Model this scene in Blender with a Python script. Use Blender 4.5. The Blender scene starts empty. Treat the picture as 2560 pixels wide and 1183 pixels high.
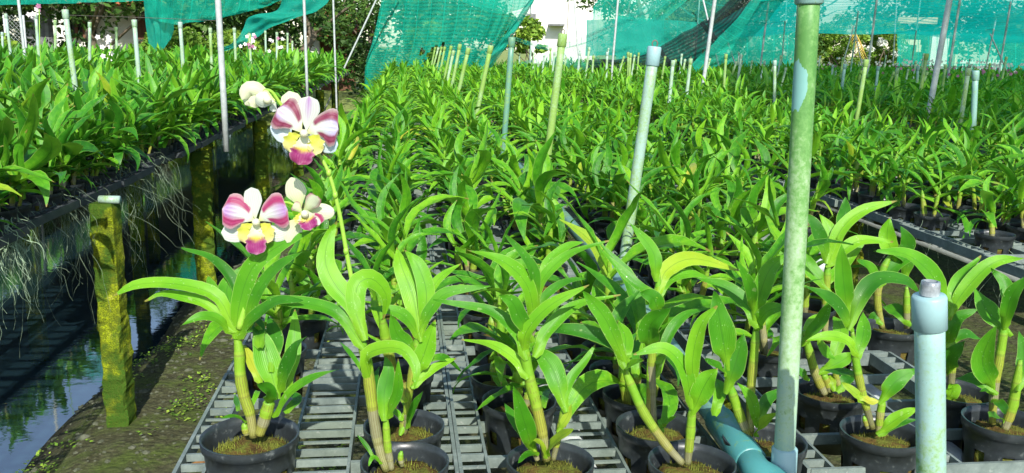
import bpy, math, random
import numpy as np
from mathutils import Vector, Matrix, Euler, noise as mnoise

R = math.radians
random.seed(7)
rng = np.random.default_rng(11)
scene = bpy.context.scene
COL = scene.collection

# ------------------------------------------------------------------ camera
W, H, FPX = 2560.0, 1183.0, 2200.0
CAM = Vector((0, 0, 1.37))
YAW, ROLL = R(7.0), R(1.2)
PITCH = math.atan((591.5 - 120.0) / FPX)
FWD = Vector((math.sin(YAW), math.cos(YAW), 0))
RGT = Vector((math.cos(YAW), -math.sin(YAW), 0))
look = (FWD * math.cos(PITCH) + Vector((0, 0, -1)) * math.sin(PITCH)).normalized()
up0 = RGT.cross(look)
cr = RGT * math.cos(ROLL) + up0 * math.sin(ROLL)
cu = up0 * math.cos(ROLL) - RGT * math.sin(ROLL)
cam = bpy.data.cameras.new('camera')
cam.sensor_width = 36.0
cam.lens = 36.0 * FPX / W
cam.clip_start = 0.05
cam.clip_end = 2000
cam.dof.use_dof = False
camo = bpy.data.objects.new('camera', cam)
COL.objects.link(camo)
camo.matrix_world = Matrix(((cr.x, cu.x, -look.x, CAM.x), (cr.y, cu.y, -look.y, CAM.y), (cr.z, cu.z, -look.z, CAM.z), (0, 0, 0, 1)))
scene.camera = camo

# ------------------------------------------------------------------ world, sun, exposure
SUN_AZ = Vector((RGT * -0.18 + FWD)).normalized()      # the way the light travels over the ground
SUN_EL = R(36)
sun_dir = (SUN_AZ * math.cos(SUN_EL) + Vector((0, 0, -math.sin(SUN_EL)))).normalized()
sl = bpy.data.lights.new('sun', 'SUN')
sl.energy = 4.7
sl.angle = R(0.55)
sl.color = (1.0, 0.955, 0.86)
so = bpy.data.objects.new('sun', sl)
COL.objects.link(so)
so.location = (0, -5, 12)
so.rotation_euler = sun_dir.to_track_quat('-Z', 'Y').to_euler()
world = bpy.data.worlds.new('World')
scene.world = world
world.use_nodes = True
wn = world.node_tree
sky = wn.nodes.new('ShaderNodeTexSky')
sky.sky_type = 'NISHITA'
sky.sun_disc = False
sky.sun_elevation = SUN_EL
tos = -sun_dir
sky.sun_rotation = math.atan2(tos.x, tos.y)
sky.air_density = 1.0
sky.dust_density = 0.7
sky.ozone_density = 1.0
bg = wn.nodes['Background']
bg.inputs['Strength'].default_value = 0.15
wn.links.new(sky.outputs[0], bg.inputs[0])
scene.view_settings.view_transform = 'Standard'
scene.view_settings.look = 'None'
scene.view_settings.gamma = 1.0
scene.view_settings.exposure = 0.78
scene.render.engine = 'CYCLES'
scene.cycles.use_denoising = True
scene.cycles.max_bounces = 7
scene.cycles.diffuse_bounces = 3
scene.cycles.glossy_bounces = 3
scene.cycles.transmission_bounces = 4
scene.cycles.transparent_max_bounces = 10
scene.cycles.caustics_reflective = False
scene.cycles.caustics_refractive = False
scene.cycles.use_adaptive_sampling = True
scene.cycles.adaptive_threshold = 0.015

# ------------------------------------------------------------------ pixels to places
def ray(px, py):
    return (look + cr * ((px - W / 2) / FPX) - cu * ((py - H / 2) / FPX))

def at_z(px, py, z):
    d = ray(px, py)
    return CAM + d * ((z - CAM.z) / d.z)

def at_f(px, py, f):
    d = ray(px, py)
    return CAM + d * (f / d.dot(FWD))

def fdist(p):
    return (Vector(p) - CAM).dot(FWD)

def proj(p):
    v = Vector(p) - CAM
    z = v.dot(look)
    if z <= 0.01: return (-9999, -9999)
    return (W / 2 + FPX * v.dot(cr) / z, H / 2 - FPX * v.dot(cu) / z)

# ------------------------------------------------------------------ mesh helpers
class MB:
    def __init__(s):
        s.v = []; s.f = []; s.m = []; s.uv = []
    def add(s, vs, fs, mi=0, uv=None):
        o = len(s.v)
        s.v.extend([tuple(x) for x in vs])
        s.uv.extend(uv if uv is not None else [(0, 0)] * len(vs))
        for f in fs:
            s.f.append(tuple(i + o for i in f)); s.m.append(mi)
    def box(s, a, b, mi=0):
        (x0, y0, z0), (x1, y1, z1) = a, b
        s.add([(x0, y0, z0), (x1, y0, z0), (x1, y1, z0), (x0, y1, z0), (x0, y0, z1), (x1, y0, z1), (x1, y1, z1), (x0, y1, z1)],
              [(0, 3, 2, 1), (4, 5, 6, 7), (0, 1, 5, 4), (1, 2, 6, 5), (2, 3, 7, 6), (3, 0, 4, 7)], mi)
    def tube(s, pts, rad, n=8, mi=0, cap=True):
        pts = [Vector(p) for p in pts]
        if not hasattr(rad, '__len__'): rad = [rad] * len(pts)
        vs = []; fs = []; uv = []
        t0 = (pts[1] - pts[0]).normalized()
        a = t0.cross(Vector((0, 0, 1)))
        if a.length < 1e-3: a = Vector((1, 0, 0))
        a.normalize()
        for i, p in enumerate(pts):
            t = (pts[min(i + 1, len(pts) - 1)] - pts[max(i - 1, 0)]).normalized()
            a = (a - t * a.dot(t)).normalized()
            b = t.cross(a)
            for k in range(n):
                an = 2 * math.pi * k / n
                vs.append(p + (a * math.cos(an) + b * math.sin(an)) * rad[i]); uv.append((k / n, i / (len(pts) - 1)))
        for i in range(len(pts) - 1):
            for k in range(n):
                k2 = (k + 1) % n
                fs.append((i * n + k, i * n + k2, (i + 1) * n + k2, (i + 1) * n + k))
        if cap:
            fs.append(tuple(range(n))[::-1]); fs.append(tuple((len(pts) - 1) * n + k for k in range(n)))
        s.add(vs, fs, mi, uv)
    def lathe(s, prof, n=32, mi=0, skip=None, cx=0, cy=0):
        vs = []; fs = []; uv = []
        for i, (r, z) in enumerate(prof):
            for k in range(n):
                an = 2 * math.pi * k / n
                vs.append((cx + r * math.cos(an), cy + r * math.sin(an), z)); uv.append((k / n, i / (len(prof) - 1)))
        for i in range(len(prof) - 1):
            for k in range(n):
                if skip and skip(i, k): continue
                k2 = (k + 1) % n
                fs.append((i * n + k, i * n + k2, (i + 1) * n + k2, (i + 1) * n + k))
        s.add(vs, fs, mi, uv)
    def mesh(s, name, mats, smooth=True):
        me = bpy.data.meshes.new(name)
        me.from_pydata(s.v, [], s.f)
        for m in mats if isinstance(mats, (list, tuple)) else [mats]: me.materials.append(m)
        if any(s.m): me.polygons.foreach_set('material_index', s.m)
        uvl = me.uv_layers.new(name='UVMap')
        li = np.empty(len(me.loops), np.int32); me.loops.foreach_get('vertex_index', li)
        uvl.data.foreach_set('uv', np.array(s.uv, np.float32)[li].ravel())
        if smooth: me.polygons.foreach_set('use_smooth', [True] * len(me.polygons))
        me.update()
        return me

def ob(name, me, parent=None, loc=(0, 0, 0), rot=None, scale=None):
    o = bpy.data.objects.new(name, me)
    COL.objects.link(o)
    o.location = loc
    if rot is not None: o.rotation_euler = rot
    if scale is not None: o.scale = scale if hasattr(scale, '__len__') else (scale,) * 3
    if parent is not None: o.parent = parent
    return o

def tag(o, label=None, cat=None, group=None, kind=None):
    if label: o['label'] = label
    if cat: o['category'] = cat
    if group: o['group'] = group
    if kind: o['kind'] = kind
    return o

def thing(name, label, cat, loc=(0, 0, 0), group=None, rz=0):
    o = ob(name, None, None, loc, (0, 0, rz))
    o.empty_display_size = 0.05
    return tag(o, label, cat, group)

def np_mesh(name, V, F, mats, mi=None, uv=None, tint=None, smooth=True):
    me = bpy.data.meshes.new(name)
    n = F.shape[1]
    me.vertices.add(len(V)); me.vertices.foreach_set('co', V.astype(np.float32).ravel())
    me.loops.add(F.size); me.loops.foreach_set('vertex_index', F.astype(np.int32).ravel())
    me.polygons.add(len(F)); me.polygons.foreach_set('loop_start', np.arange(0, F.size, n, dtype=np.int32))
    for m in mats if isinstance(mats, (list, tuple)) else [mats]: me.materials.append(m)
    if mi is not None: me.polygons.foreach_set('material_index', mi.astype(np.int32))
    me.update(calc_edges=True)
    if uv is not None:
        l = me.uv_layers.new(name='UVMap'); l.data.foreach_set('uv', uv.astype(np.float32)[F.ravel()].ravel())
    if tint is not None:
        a = me.attributes.new('tint', 'FLOAT', 'POINT'); a.data.foreach_set('value', tint.astype(np.float32))
    if smooth: me.polygons.foreach_set('use_smooth', np.ones(len(F), bool))
    me.validate()
    return me

# ------------------------------------------------------------------ materials
class NT:
    def __init__(s, name):
        s.m = bpy.data.materials.new(name); s.m.use_nodes = True
        s.t = s.m.node_tree; s.b = s.t.nodes['Principled BSDF']; s.out = s.t.nodes['Material Output']
    def n(s, typ, **kw):
        nd = s.t.nodes.new(typ)
        for k, v in kw.items():
            if k in nd.inputs: nd.inputs[k].default_value = v
            else: setattr(nd, k, v)
        return nd
    def l(s, a, b): s.t.links.new(a, b)
    def noise(s, scale, detail=4, rough=0.6, vec=None, **kw):
        nd = s.n('ShaderNodeTexNoise', **{'Scale': scale, 'Detail': detail, 'Roughness': rough})
        if vec is not None: s.l(vec, nd.inputs['Vector'])
        return nd.outputs['Fac']
    def ramp(s, fac, stops):
        nd = s.n('ShaderNodeValToRGB')
        e = nd.color_ramp.elements
        while len(e) < len(stops): e.new(0.5)
        for i, (p, c) in enumerate(stops):
            e[i].position = p; e[i].color = (*c, 1) if len(c) == 3 else c
        s.l(fac, nd.inputs[0]); return nd.outputs[0]
    def mix(s, fac, a, b, blend='MIX'):
        nd = s.n('ShaderNodeMix', data_type='RGBA', blend_type=blend)
        for sock, val in ((nd.inputs[0], fac), (nd.inputs[6], a), (nd.inputs[7], b)):
            if hasattr(val, 'is_linked'): s.l(val, sock)
            elif isinstance(val, (int, float)): sock.default_value = val
            else: sock.default_value = (*val, 1)
        return nd.outputs[2]
    def math(s, op, a, b=0.0, c=0.0):
        nd = s.n('ShaderNodeMath', operation=op)
        for i, val in enumerate((a, b, c)):
            if hasattr(val, 'is_linked'): s.l(val, nd.inputs[i])
            else: nd.inputs[i].default_value = val
        return nd.outputs[0]
    def bump(s, h, strength=0.3, dist=0.01):
        nd = s.n('ShaderNodeBump', **{'Strength': strength, 'Distance': dist})
        s.l(h, nd.inputs['Height']); s.l(nd.outputs[0], s.b.inputs['Normal']); return nd.outputs[0]
    def coord(s, which='Object'):
        return s.n('ShaderNodeTexCoord').outputs[which]
    def geo_pos(s):
        return s.n('ShaderNodeNewGeometry').outputs['Position']
    def mapv(s, vec, scale):
        nd = s.n('ShaderNodeMapping'); nd.inputs['Scale'].default_value = scale
        s.l(vec, nd.inputs['Vector']); return nd.outputs[0]
    def base(s, c, rough=0.5, spec=0.5):
        if hasattr(c, 'is_linked'): s.l(c, s.b.inputs['Base Color'])
        else: s.b.inputs['Base Color'].default_value = (*c, 1)
        if hasattr(rough, 'is_linked'): s.l(rough, s.b.inputs['Roughness'])
        else: s.b.inputs['Roughness'].default_value = rough
        s.b.inputs['Specular IOR Level'].default_value = spec
        return s.m

def leaf_mat(name, stops, trans=(0.25, 0.55, 0.03), tfac=0.3, rough=0.40, use_attr=False, spec=0.30, dew=False):
    t = NT(name)
    uvn = t.n('ShaderNodeUVMap'); sep = t.n('ShaderNodeSeparateXYZ'); t.l(uvn.outputs[0], sep.inputs[0])
    u, v = sep.outputs[0], sep.outputs[1]
    if use_attr:
        a = t.n('ShaderNodeAttribute', attribute_name='tint'); rnd = a.outputs['Fac']
    else:
        rnd = t.n('ShaderNodeObjectInfo').outputs['Random']
    nz = t.noise(14, 3, 0.6, t.coord('Object') if not use_attr else t.geo_pos())
    f = t.math('ADD', t.math('MULTIPLY', rnd, 0.8), t.math('MULTIPLY', t.math('SUBTRACT', nz, 0.5), 1.0))
    f = t.math('ADD', f, 0.28 if use_attr else 0.10)
    c = t.ramp(f, stops)
    # pale clasping base, fine lengthwise veins, midrib
    bfac = t.math('MULTIPLY', t.math('SUBTRACT', 1.0, t.math('SMOOTH_MIN', t.math('MULTIPLY', v, 3.6), 1.0, 0.3)), 0.75)
    c = t.mix(bfac, c, (0.19, 0.40, 0.016))
    vein = t.math('SINE', t.math('ADD', t.math('MULTIPLY', u, 88.0), t.math('MULTIPLY', nz, 5.0)))
    c = t.mix(t.math('MULTIPLY_ADD', t.math('MULTIPLY', vein, nz), 0.10, 0.06), c, (0.015, 0.07, 0.006))
    mid = t.math('LESS_THAN', t.math('ABSOLUTE', t.math('SUBTRACT', u, 0.5)), 0.022)
    c = t.mix(t.math('MULTIPLY', mid, 0.45), c, (0.02, 0.09, 0.008))
    edge = t.math('GREATER_THAN', t.math('ABSOLUTE', t.math('SUBTRACT', u, 0.5)), 0.47)
    c = t.mix(t.math('MULTIPLY', edge, 0.5), c, (0.30, 0.45, 0.10))
    # scattered blemishes, browned tips and scorched patches
    bn_ = t.noise(9, 4, 0.7, t.geo_pos())
    scorch = t.ramp(bn_, [(0.66, (0, 0, 0)), (0.74, (0.7, 0.7, 0.7))])
    c = t.mix(scorch, c, (0.26, 0.27, 0.05))
    tipk = t.math('MULTIPLY', t.math('GREATER_THAN', t.math('ADD', v, t.math('MULTIPLY', bn_, 0.12)), 1.02), t.math('GREATER_THAN', rnd, 0.55))
    c = t.mix(t.math('MULTIPLY', tipk, 0.8), c, (0.24, 0.17, 0.05))
    sp = t.noise(60, 2, 0.5, t.geo_pos())
    c = t.mix(t.math('MULTIPLY', t.math('GREATER_THAN', sp, 0.735), 0.35), c, (0.35, 0.45, 0.18))
    rr = t.math('MULTIPLY_ADD', nz, 0.3, rough - 0.12)
    hgt = t.math('ADD', vein, t.math('MULTIPLY', nz, 2.0))
    if dew:
        vo = t.n('ShaderNodeTexVoronoi', Scale=330.0); t.l(t.geo_pos(), vo.inputs['Vector'])
        sc_ = t.n('ShaderNodeSeparateColor'); t.l(vo.outputs['Color'], sc_.inputs[0])
        drop = t.math('MULTIPLY', t.math('LESS_THAN', vo.outputs['Distance'], t.math('MULTIPLY_ADD', sc_.outputs[1], 0.16, 0.12)), t.math('GREATER_THAN', sc_.outputs[0], 0.80))
        c = t.mix(t.math('MULTIPLY', drop, 0.35), c, (0.45, 0.65, 0.30))
        rr = t.math('MULTIPLY_ADD', drop, -0.25, rr)
    t.base(c, rr, spec)
    t.bump(hgt, 0.16, 0.002)
    tr = t.n('ShaderNodeBsdfTranslucent')
    tc = t.mix(0.55, c, trans); t.l(tc, tr.inputs[0])
    mx = t.n('ShaderNodeMixShader'); mx.inputs[0].default_value = tfac
    t.l(t.b.outputs[0], mx.inputs[1]); t.l(tr.outputs[0], mx.inputs[2]); t.l(mx.outputs[0], t.out.inputs[0])
    return t.m

MAIN_ST = [(0.05, (0.020, 0.125, 0.006)), (0.35, (0.050, 0.225, 0.008)), (0.65, (0.105, 0.33, 0.010)), (0.95, (0.19, 0.43, 0.014))]
LEFT_ST = [(0.05, (0.016, 0.105, 0.008)), (0.4, (0.038, 0.195, 0.010)), (0.75, (0.085, 0.29, 0.013)), (1.0, (0.16, 0.39, 0.018))]
RIGHT_ST = [(0.05, (0.018, 0.115, 0.007)), (0.4, (0.048, 0.215, 0.009)), (0.7, (0.095, 0.305, 0.012)), (1.0, (0.18, 0.42, 0.016))]
M = {}
M['leaf_main'] = leaf_mat('leaf_strap_bright', MAIN_ST, dew=True)
M['leaf_left'] = leaf_mat('leaf_strap_dark', LEFT_ST, tfac=0.24)
M['leaf_right'] = leaf_mat('leaf_strap_mid', RIGHT_ST, tfac=0.27)
M['leaf_yellow'] = leaf_mat('leaf_yellowing', [(0.1, (0.20, 0.36, 0.02)), (0.6, (0.34, 0.42, 0.03)), (0.9, (0.45, 0.42, 0.05))])
M['leaf_lime'] = leaf_mat('leaf_lime_blotched', [(0.1, (0.14, 0.36, 0.012)), (0.5, (0.22, 0.41, 0.014)), (0.9, (0.30, 0.42, 0.02))], dew=True)
M['leaf_mass'] = leaf_mat('leaf_mass', MAIN_ST, use_attr=True)
M['leaf_mass_left'] = leaf_mat('leaf_mass_dark', LEFT_ST, use_attr=True, tfac=0.24)
M['leaf_mass_right'] = leaf_mat('leaf_mass_mid', RIGHT_ST, use_attr=True)

def cane_mat():
    t = NT('cane_sheathed')
    uvn = t.n('ShaderNodeUVMap'); sep = t.n('ShaderNodeSeparateXYZ'); t.l(uvn.outputs[0], sep.inputs[0])
    u, v = sep.outputs[0], sep.outputs[1]
    rnd = t.n('ShaderNodeObjectInfo').outputs['Random']
    nz = t.noise(25, 3, 0.6, t.geo_pos())
    v5 = t.math('MULTIPLY', v, 5.33)
    seg = t.math('FLOOR', v5); fr = t.math('FRACT', v5)
    wn_ = t.n('ShaderNodeTexWhiteNoise', noise_dimensions='2D'); cv = t.n('ShaderNodeCombineXYZ'); t.l(seg, cv.inputs[0]); t.l(rnd, cv.inputs[1]); t.l(cv.outputs[0], wn_.inputs['Vector'])
    f = t.math('ADD', t.math('MULTIPLY', t.math('ADD', seg, 0.5), 0.19), t.math('MULTIPLY', t.math('SUBTRACT', nz, 0.5), 0.22))
    f = t.math('ADD', f, t.math('MULTIPLY', t.math('SUBTRACT', wn_.outputs['Value'], 0.5), 0.42))
    c = t.ramp(f, [(0.0, (0.13, 0.14, 0.07)), (0.2, (0.25, 0.25, 0.15)), (0.32, (0.25, 0.27, 0.03)), (0.46, (0.19, 0.33, 0.016)), (1.0, (0.10, 0.30, 0.010))])
    nf_ = t.noise(120, 4, 0.7, t.geo_pos())
    st = t.math('GREATER_THAN', t.math('SINE', t.math('ADD', t.math('MULTIPLY', u, 94.3), t.math('MULTIPLY', nf_, 5.0))), 0.45)
    low = t.math('MULTIPLY', t.math('LESS_THAN', f, 0.56), 0.6)
    c = t.mix(t.math('MULTIPLY', st, low), c, (0.12, 0.075, 0.03))
    nod = t.math('LESS_THAN', fr, 0.10)
    c = t.mix(t.math('MULTIPLY', nod, 0.45), c, (0.16, 0.15, 0.03))
    nod2 = t.math('MULTIPLY', t.math('GREATER_THAN', fr, 0.10), t.math('LESS_THAN', fr, 0.24))
    c = t.mix(t.math('MULTIPLY', nod2, 0.15), c, (0.40, 0.42, 0.06))
    c = t.mix(t.math('MULTIPLY', nf_, 0.35), c, (0.09, 0.11, 0.02))
    t.base(c, 0.5, 0.35)
    t.bump(t.math('ADD', nf_, st), 0.3, 0.002)
    return t.m
M['cane'] = cane_mat()

def simple(name, c, rough=0.5, spec=0.4, var=0.25, scale=20, bump=0.2, dist=0.003, pos=True, c2=None):
    t = NT(name)
    nz = t.noise(scale, 5, 0.65, t.geo_pos() if pos else t.coord('Object'))
    c2 = c2 or tuple(x * (1 - var * 1.6) for x in c)
    cc = t.ramp(nz, [(0.3, c2), (0.7, c)])
    t.base(cc, rough, spec)
    if bump: t.bump(nz, bump, dist)
    return t.m

def pot_mat():
    t = NT('pot_plastic')
    nz = t.noise(60, 5, 0.7, t.coord('Object'))
    n2 = t.noise(9, 3, 0.6, t.coord('Object'))
    c = t.ramp(nz, [(0.35, (0.012, 0.015, 0.017)), (0.60, (0.022, 0.028, 0.031)), (0.70, (0.12, 0.135, 0.13))])
    c = t.mix(t.math('MULTIPLY', n2, 0.12), c, (0.07, 0.085, 0.088))
    t.base(c, 0.36, 0.5); t.bump(nz, 0.15, 0.002)
    return t.m
M['pot'] = pot_mat()

def tray_mat():
    t = NT('tray_weathered_plastic')
    p = t.geo_pos()
    nz = t.noise(35, 5, 0.7, p); n2 = t.noise(4, 3, 0.6, p); n3 = t.noise(120, 3, 0.6, p)
    c = t.ramp(nz, [(0.25, (0.075, 0.10, 0.092)), (0.55, (0.14, 0.175, 0.162)), (0.8, (0.225, 0.268, 0.246))])
    c = t.mix(t.ramp(n2, [(0.5, (0, 0, 0)), (0.75, (0.35, 0.35, 0.35))]), c, (0.15, 0.19, 0.10))
    c = t.mix(t.math('MULTIPLY', t.math('GREATER_THAN', n3, 0.66), 0.4), c, (0.28, 0.30, 0.275))
    t.base(c, 0.6, 0.3); t.bump(n3, 0.15, 0.002)
    return t.m
M['tray'] = tray_mat()
M['tray_dark'] = simple('tray_black_plastic', (0.045, 0.055, 0.06), 0.5, 0.4, c2=(0.02, 0.026, 0.03), scale=30)

def moss_mat():
    t = NT('moss_on_coir')
    p = t.geo_pos()
    n1 = t.noise(45, 5, 0.7, p); n2 = t.noise(160, 4, 0.7, p)
    c = t.ramp(n1, [(0.3, (0.045, 0.026, 0.010)), (0.46, (0.10, 0.065, 0.018)), (0.55, (0.10, 0.11, 0.018)), (0.72, (0.17, 0.20, 0.03))])
    c = t.mix(t.math('MULTIPLY', n2, 0.4), c, (0.06, 0.05, 0.015))
    t.base(c, 0.95, 0.1); t.bump(n2, 0.7, 0.006)
    return t.m
M['moss'] = moss_mat()
M['coir'] = simple('coir_husk', (0.20, 0.10, 0.035), 0.9, 0.1, scale=60, bump=0.6, c2=(0.07, 0.035, 0.015))
M['dry'] = simple('dry_sheath', (0.42, 0.38, 0.26), 0.8, 0.2, scale=40, c2=(0.22, 0.17, 0.10))
M['root'] = simple('aerial_root', (0.30, 0.40, 0.27), 0.75, 0.2, scale=7, c2=(0.035, 0.055, 0.03))

M['root_pale'] = simple('aerial_root_pale', (0.36, 0.48, 0.33), 0.75, 0.2, scale=9, c2=(0.13, 0.20, 0.11))

def pvc_mat(name, col, moss=0.5):
    t = NT(name)
    p = t.geo_pos()
    n1 = t.noise(5, 5, 0.7, p); n2 = t.noise(140, 5, 0.75, p); n3 = t.noise(22, 4, 0.7, t.mapv(p, (1, 1, 0.35)))
    f = t.math('ADD', t.math('MULTIPLY', n1, 1.0), t.math('MULTIPLY', t.math('SUBTRACT', n2, 0.5), 1.0))
    f = t.math('ADD', f, t.math('MULTIPLY', t.math('SUBTRACT', n3, 0.5), 0.9))
    k = t.ramp(f, [(max(0.0, 0.72 - moss * 0.6), (0, 0, 0)), (min(1, 1.02 - moss * 0.45), (1, 1, 1))])
    c = t.mix(k, col, (0.17, 0.29, 0.055))
    c = t.mix(t.math('MULTIPLY', t.math('GREATER_THAN', n2, 0.63), 0.4), c, (0.12, 0.2, 0.06))
    t.base(c, t.math('MULTIPLY_ADD', k, 0.35, 0.38), 0.4); t.bump(n2, 0.08, 0.002)
    return t.m
M['pvc_pale'] = pvc_mat('pvc_pale_mossy', (0.34, 0.46, 0.38), 0.85)
M['pvc_green'] = pvc_mat('pvc_green_mossy', (0.27, 0.40, 0.24), 1.05)
M['pvc_clean'] = pvc_mat('pvc_blue_grey', (0.29, 0.40, 0.35), 0.5)
M['pvc_soft'] = pvc_mat('pvc_soft_grey', (0.24, 0.36, 0.31), 0.55)
M['pvc_dark'] = pvc_mat('pvc_dark_green', (0.09, 0.22, 0.17), 0.5)
M['pvc_teal'] = pvc_mat('pvc_teal', (0.05, 0.20, 0.20), 0.15)
M['pvc_lay'] = pvc_mat('pvc_lying', (0.12, 0.25, 0.23), 0.3)
M['pvc_mid'] = pvc_mat('pvc_grey_green', (0.17, 0.31, 0.28), 0.35)
def pvc_z(name, stops, patch=None):
    t = NT(name); p = t.geo_pos()
    sx = t.n('ShaderNodeSeparateXYZ'); t.l(p, sx.inputs[0])
    n1 = t.noise(9, 5, 0.7, p); n2 = t.noise(170, 5, 0.75, p); n3 = t.noise(40, 4, 0.7, t.mapv(p, (1, 1, 0.4)))
    mr = t.n('ShaderNodeMapRange', **{'From Min': 0.80, 'From Max': 1.40}); t.l(sx.outputs[2], mr.inputs[0])
    f = t.math('ADD', mr.outputs[0], t.math('MULTIPLY', t.math('SUBTRACT', n1, 0.5), 0.5))
    f = t.math('ADD', f, t.math('MULTIPLY', t.math('SUBTRACT', n2, 0.5), 1.1))
    f = t.math('ADD', f, t.math('MULTIPLY', t.math('SUBTRACT', n3, 0.5), 0.9))
    c = t.ramp(f, stops)
    c = t.mix(t.math('MULTIPLY', t.math('GREATER_THAN', n2, 0.62), 0.35), c, (0.10, 0.19, 0.05))
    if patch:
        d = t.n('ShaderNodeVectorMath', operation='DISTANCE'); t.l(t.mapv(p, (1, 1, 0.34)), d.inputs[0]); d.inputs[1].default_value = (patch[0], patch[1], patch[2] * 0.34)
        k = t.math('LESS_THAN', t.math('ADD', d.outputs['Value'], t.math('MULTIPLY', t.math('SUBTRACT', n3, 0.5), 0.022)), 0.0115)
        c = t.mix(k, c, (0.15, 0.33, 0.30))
    t.base(c, 0.5, 0.35); t.bump(n2, 0.10, 0.002)
    return t.m
M['pvc_stub'] = pvc_z('pvc_stub', [(0.12, (0.12, 0.24, 0.07)), (0.30, (0.22, 0.36, 0.22)), (0.42, (0.23, 0.37, 0.32)), (0.62, (0.24, 0.40, 0.38))])
M['pvc_fit'] = simple('pvc_fitting', (0.24, 0.39, 0.41), 0.4, 0.4, scale=25, c2=(0.22, 0.36, 0.37), bump=0.05)
M['steel'] = simple('galvanised_pole', (0.42, 0.46, 0.46), 0.5, 0.5, scale=30, c2=(0.26, 0.29, 0.28))
M['wire'] = simple('rusty_wire', (0.12, 0.11, 0.09), 0.6, 0.4, scale=40)
M['plastic_clear'] = simple('sprinkler_plastic', (0.32, 0.36, 0.38), 0.2, 0.6, scale=60, c2=(0.07, 0.08, 0.09))

def concrete_mat():
    t = NT('mossy_concrete')
    p = t.geo_pos()
    n1 = t.noise(9, 5, 0.7, p); n2 = t.noise(70, 4, 0.7, p); n3 = t.noise(6.5, 4, 0.65, p)
    c = t.ramp(n1, [(0.30, (0.045, 0.085, 0.010)), (0.45, (0.16, 0.19, 0.012)), (0.56, (0.33, 0.40, 0.010)), (0.74, (0.55, 0.52, 0.12))])
    c = t.mix(t.ramp(n3, [(0.46, (0.95, 0.95, 0.95)), (0.56, (0, 0, 0))]), c, (0.030, 0.095, 0.010))
    n4 = t.noise(210, 3, 0.7, p)
    c = t.mix(t.ramp(n4, [(0.42, (0.75, 0.75, 0.75)), (0.6, (0, 0, 0))]), c, (0.06, 0.09, 0.012))
    t.base(c, 0.92, 0.1); t.bump(t.math('ADD', t.math('ADD', n2, n4), t.math('MULTIPLY', n1, 2.0)), 0.8, 0.010)
    return t.m
M['concrete'] = concrete_mat()

def soil_mat():
    t = NT('wet_soil')
    p = t.geo_pos()
    n1 = t.noise(1.6, 5, 0.65, p); n2 = t.noise(28, 6, 0.75, p); n3 = t.noise(5.5, 4, 0.65, p)
    vo = t.n('ShaderNodeTexVoronoi', Scale=45.0); t.l(p, vo.inputs['Vector'])
    c = t.ramp(n2, [(0.25, (0.022, 0.021, 0.009)), (0.5, (0.052, 0.053, 0.024)), (0.75, (0.115, 0.118, 0.062))])
    c = t.mix(t.math('MULTIPLY', t.math('LESS_THAN', vo.outputs['Distance'], 0.22), 0.3), c, (0.17, 0.165, 0.11))
    mossk = t.ramp(t.math('ADD', n3, t.math('MULTIPLY', t.math('SUBTRACT', n2, 0.5), 0.6)), [(0.44, (0, 0, 0)), (0.64, (0.75, 0.75, 0.75))])
    c = t.mix(mossk, c, (0.058, 0.090, 0.012))
    # wet ground beside the channel, dry short grass far off
    sx = t.n('ShaderNodeSeparateXYZ'); t.l(p, sx.inputs[0])
    wet = t.n('ShaderNodeMapRange', **{'From Min': -0.02, 'From Max': -0.09}); t.l(sx.outputs[2], wet.inputs[0])
    c = t.mix(t.math('MULTIPLY', wet.outputs[0], 0.7), c, (0.016, 0.014, 0.010))
    far = t.n('ShaderNodeMapRange', **{'From Min': 13.0, 'From Max': 17.0}); t.l(sx.outputs[1], far.inputs[0])
    g = t.ramp(n2, [(0.3, (0.10, 0.16, 0.03)), (0.55, (0.22, 0.27, 0.07)), (0.7, (0.40, 0.33, 0.20))])
    c = t.mix(far.outputs[0], c, g)
    t.base(c, 0.9, 0.2)
    t.bump(t.math('ADD', n2, t.math('MULTIPLY', vo.outputs['Distance'], -0.6)), 0.7, 0.02)
    return t.m
M['soil'] = soil_mat()

def water_mat():
    t = NT('still_channel_water')
    n1 = t.noise(9, 3, 0.5, t.mapv(t.geo_pos(), (1, 2.2, 1)))
    t.base((0.008, 0.020, 0.026), 0.03, 0.9)
    t.b.inputs['IOR'].default_value = 2.0
    t.bump(n1, 0.02, 0.02)
    return t.m
M['water'] = water_mat()

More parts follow.
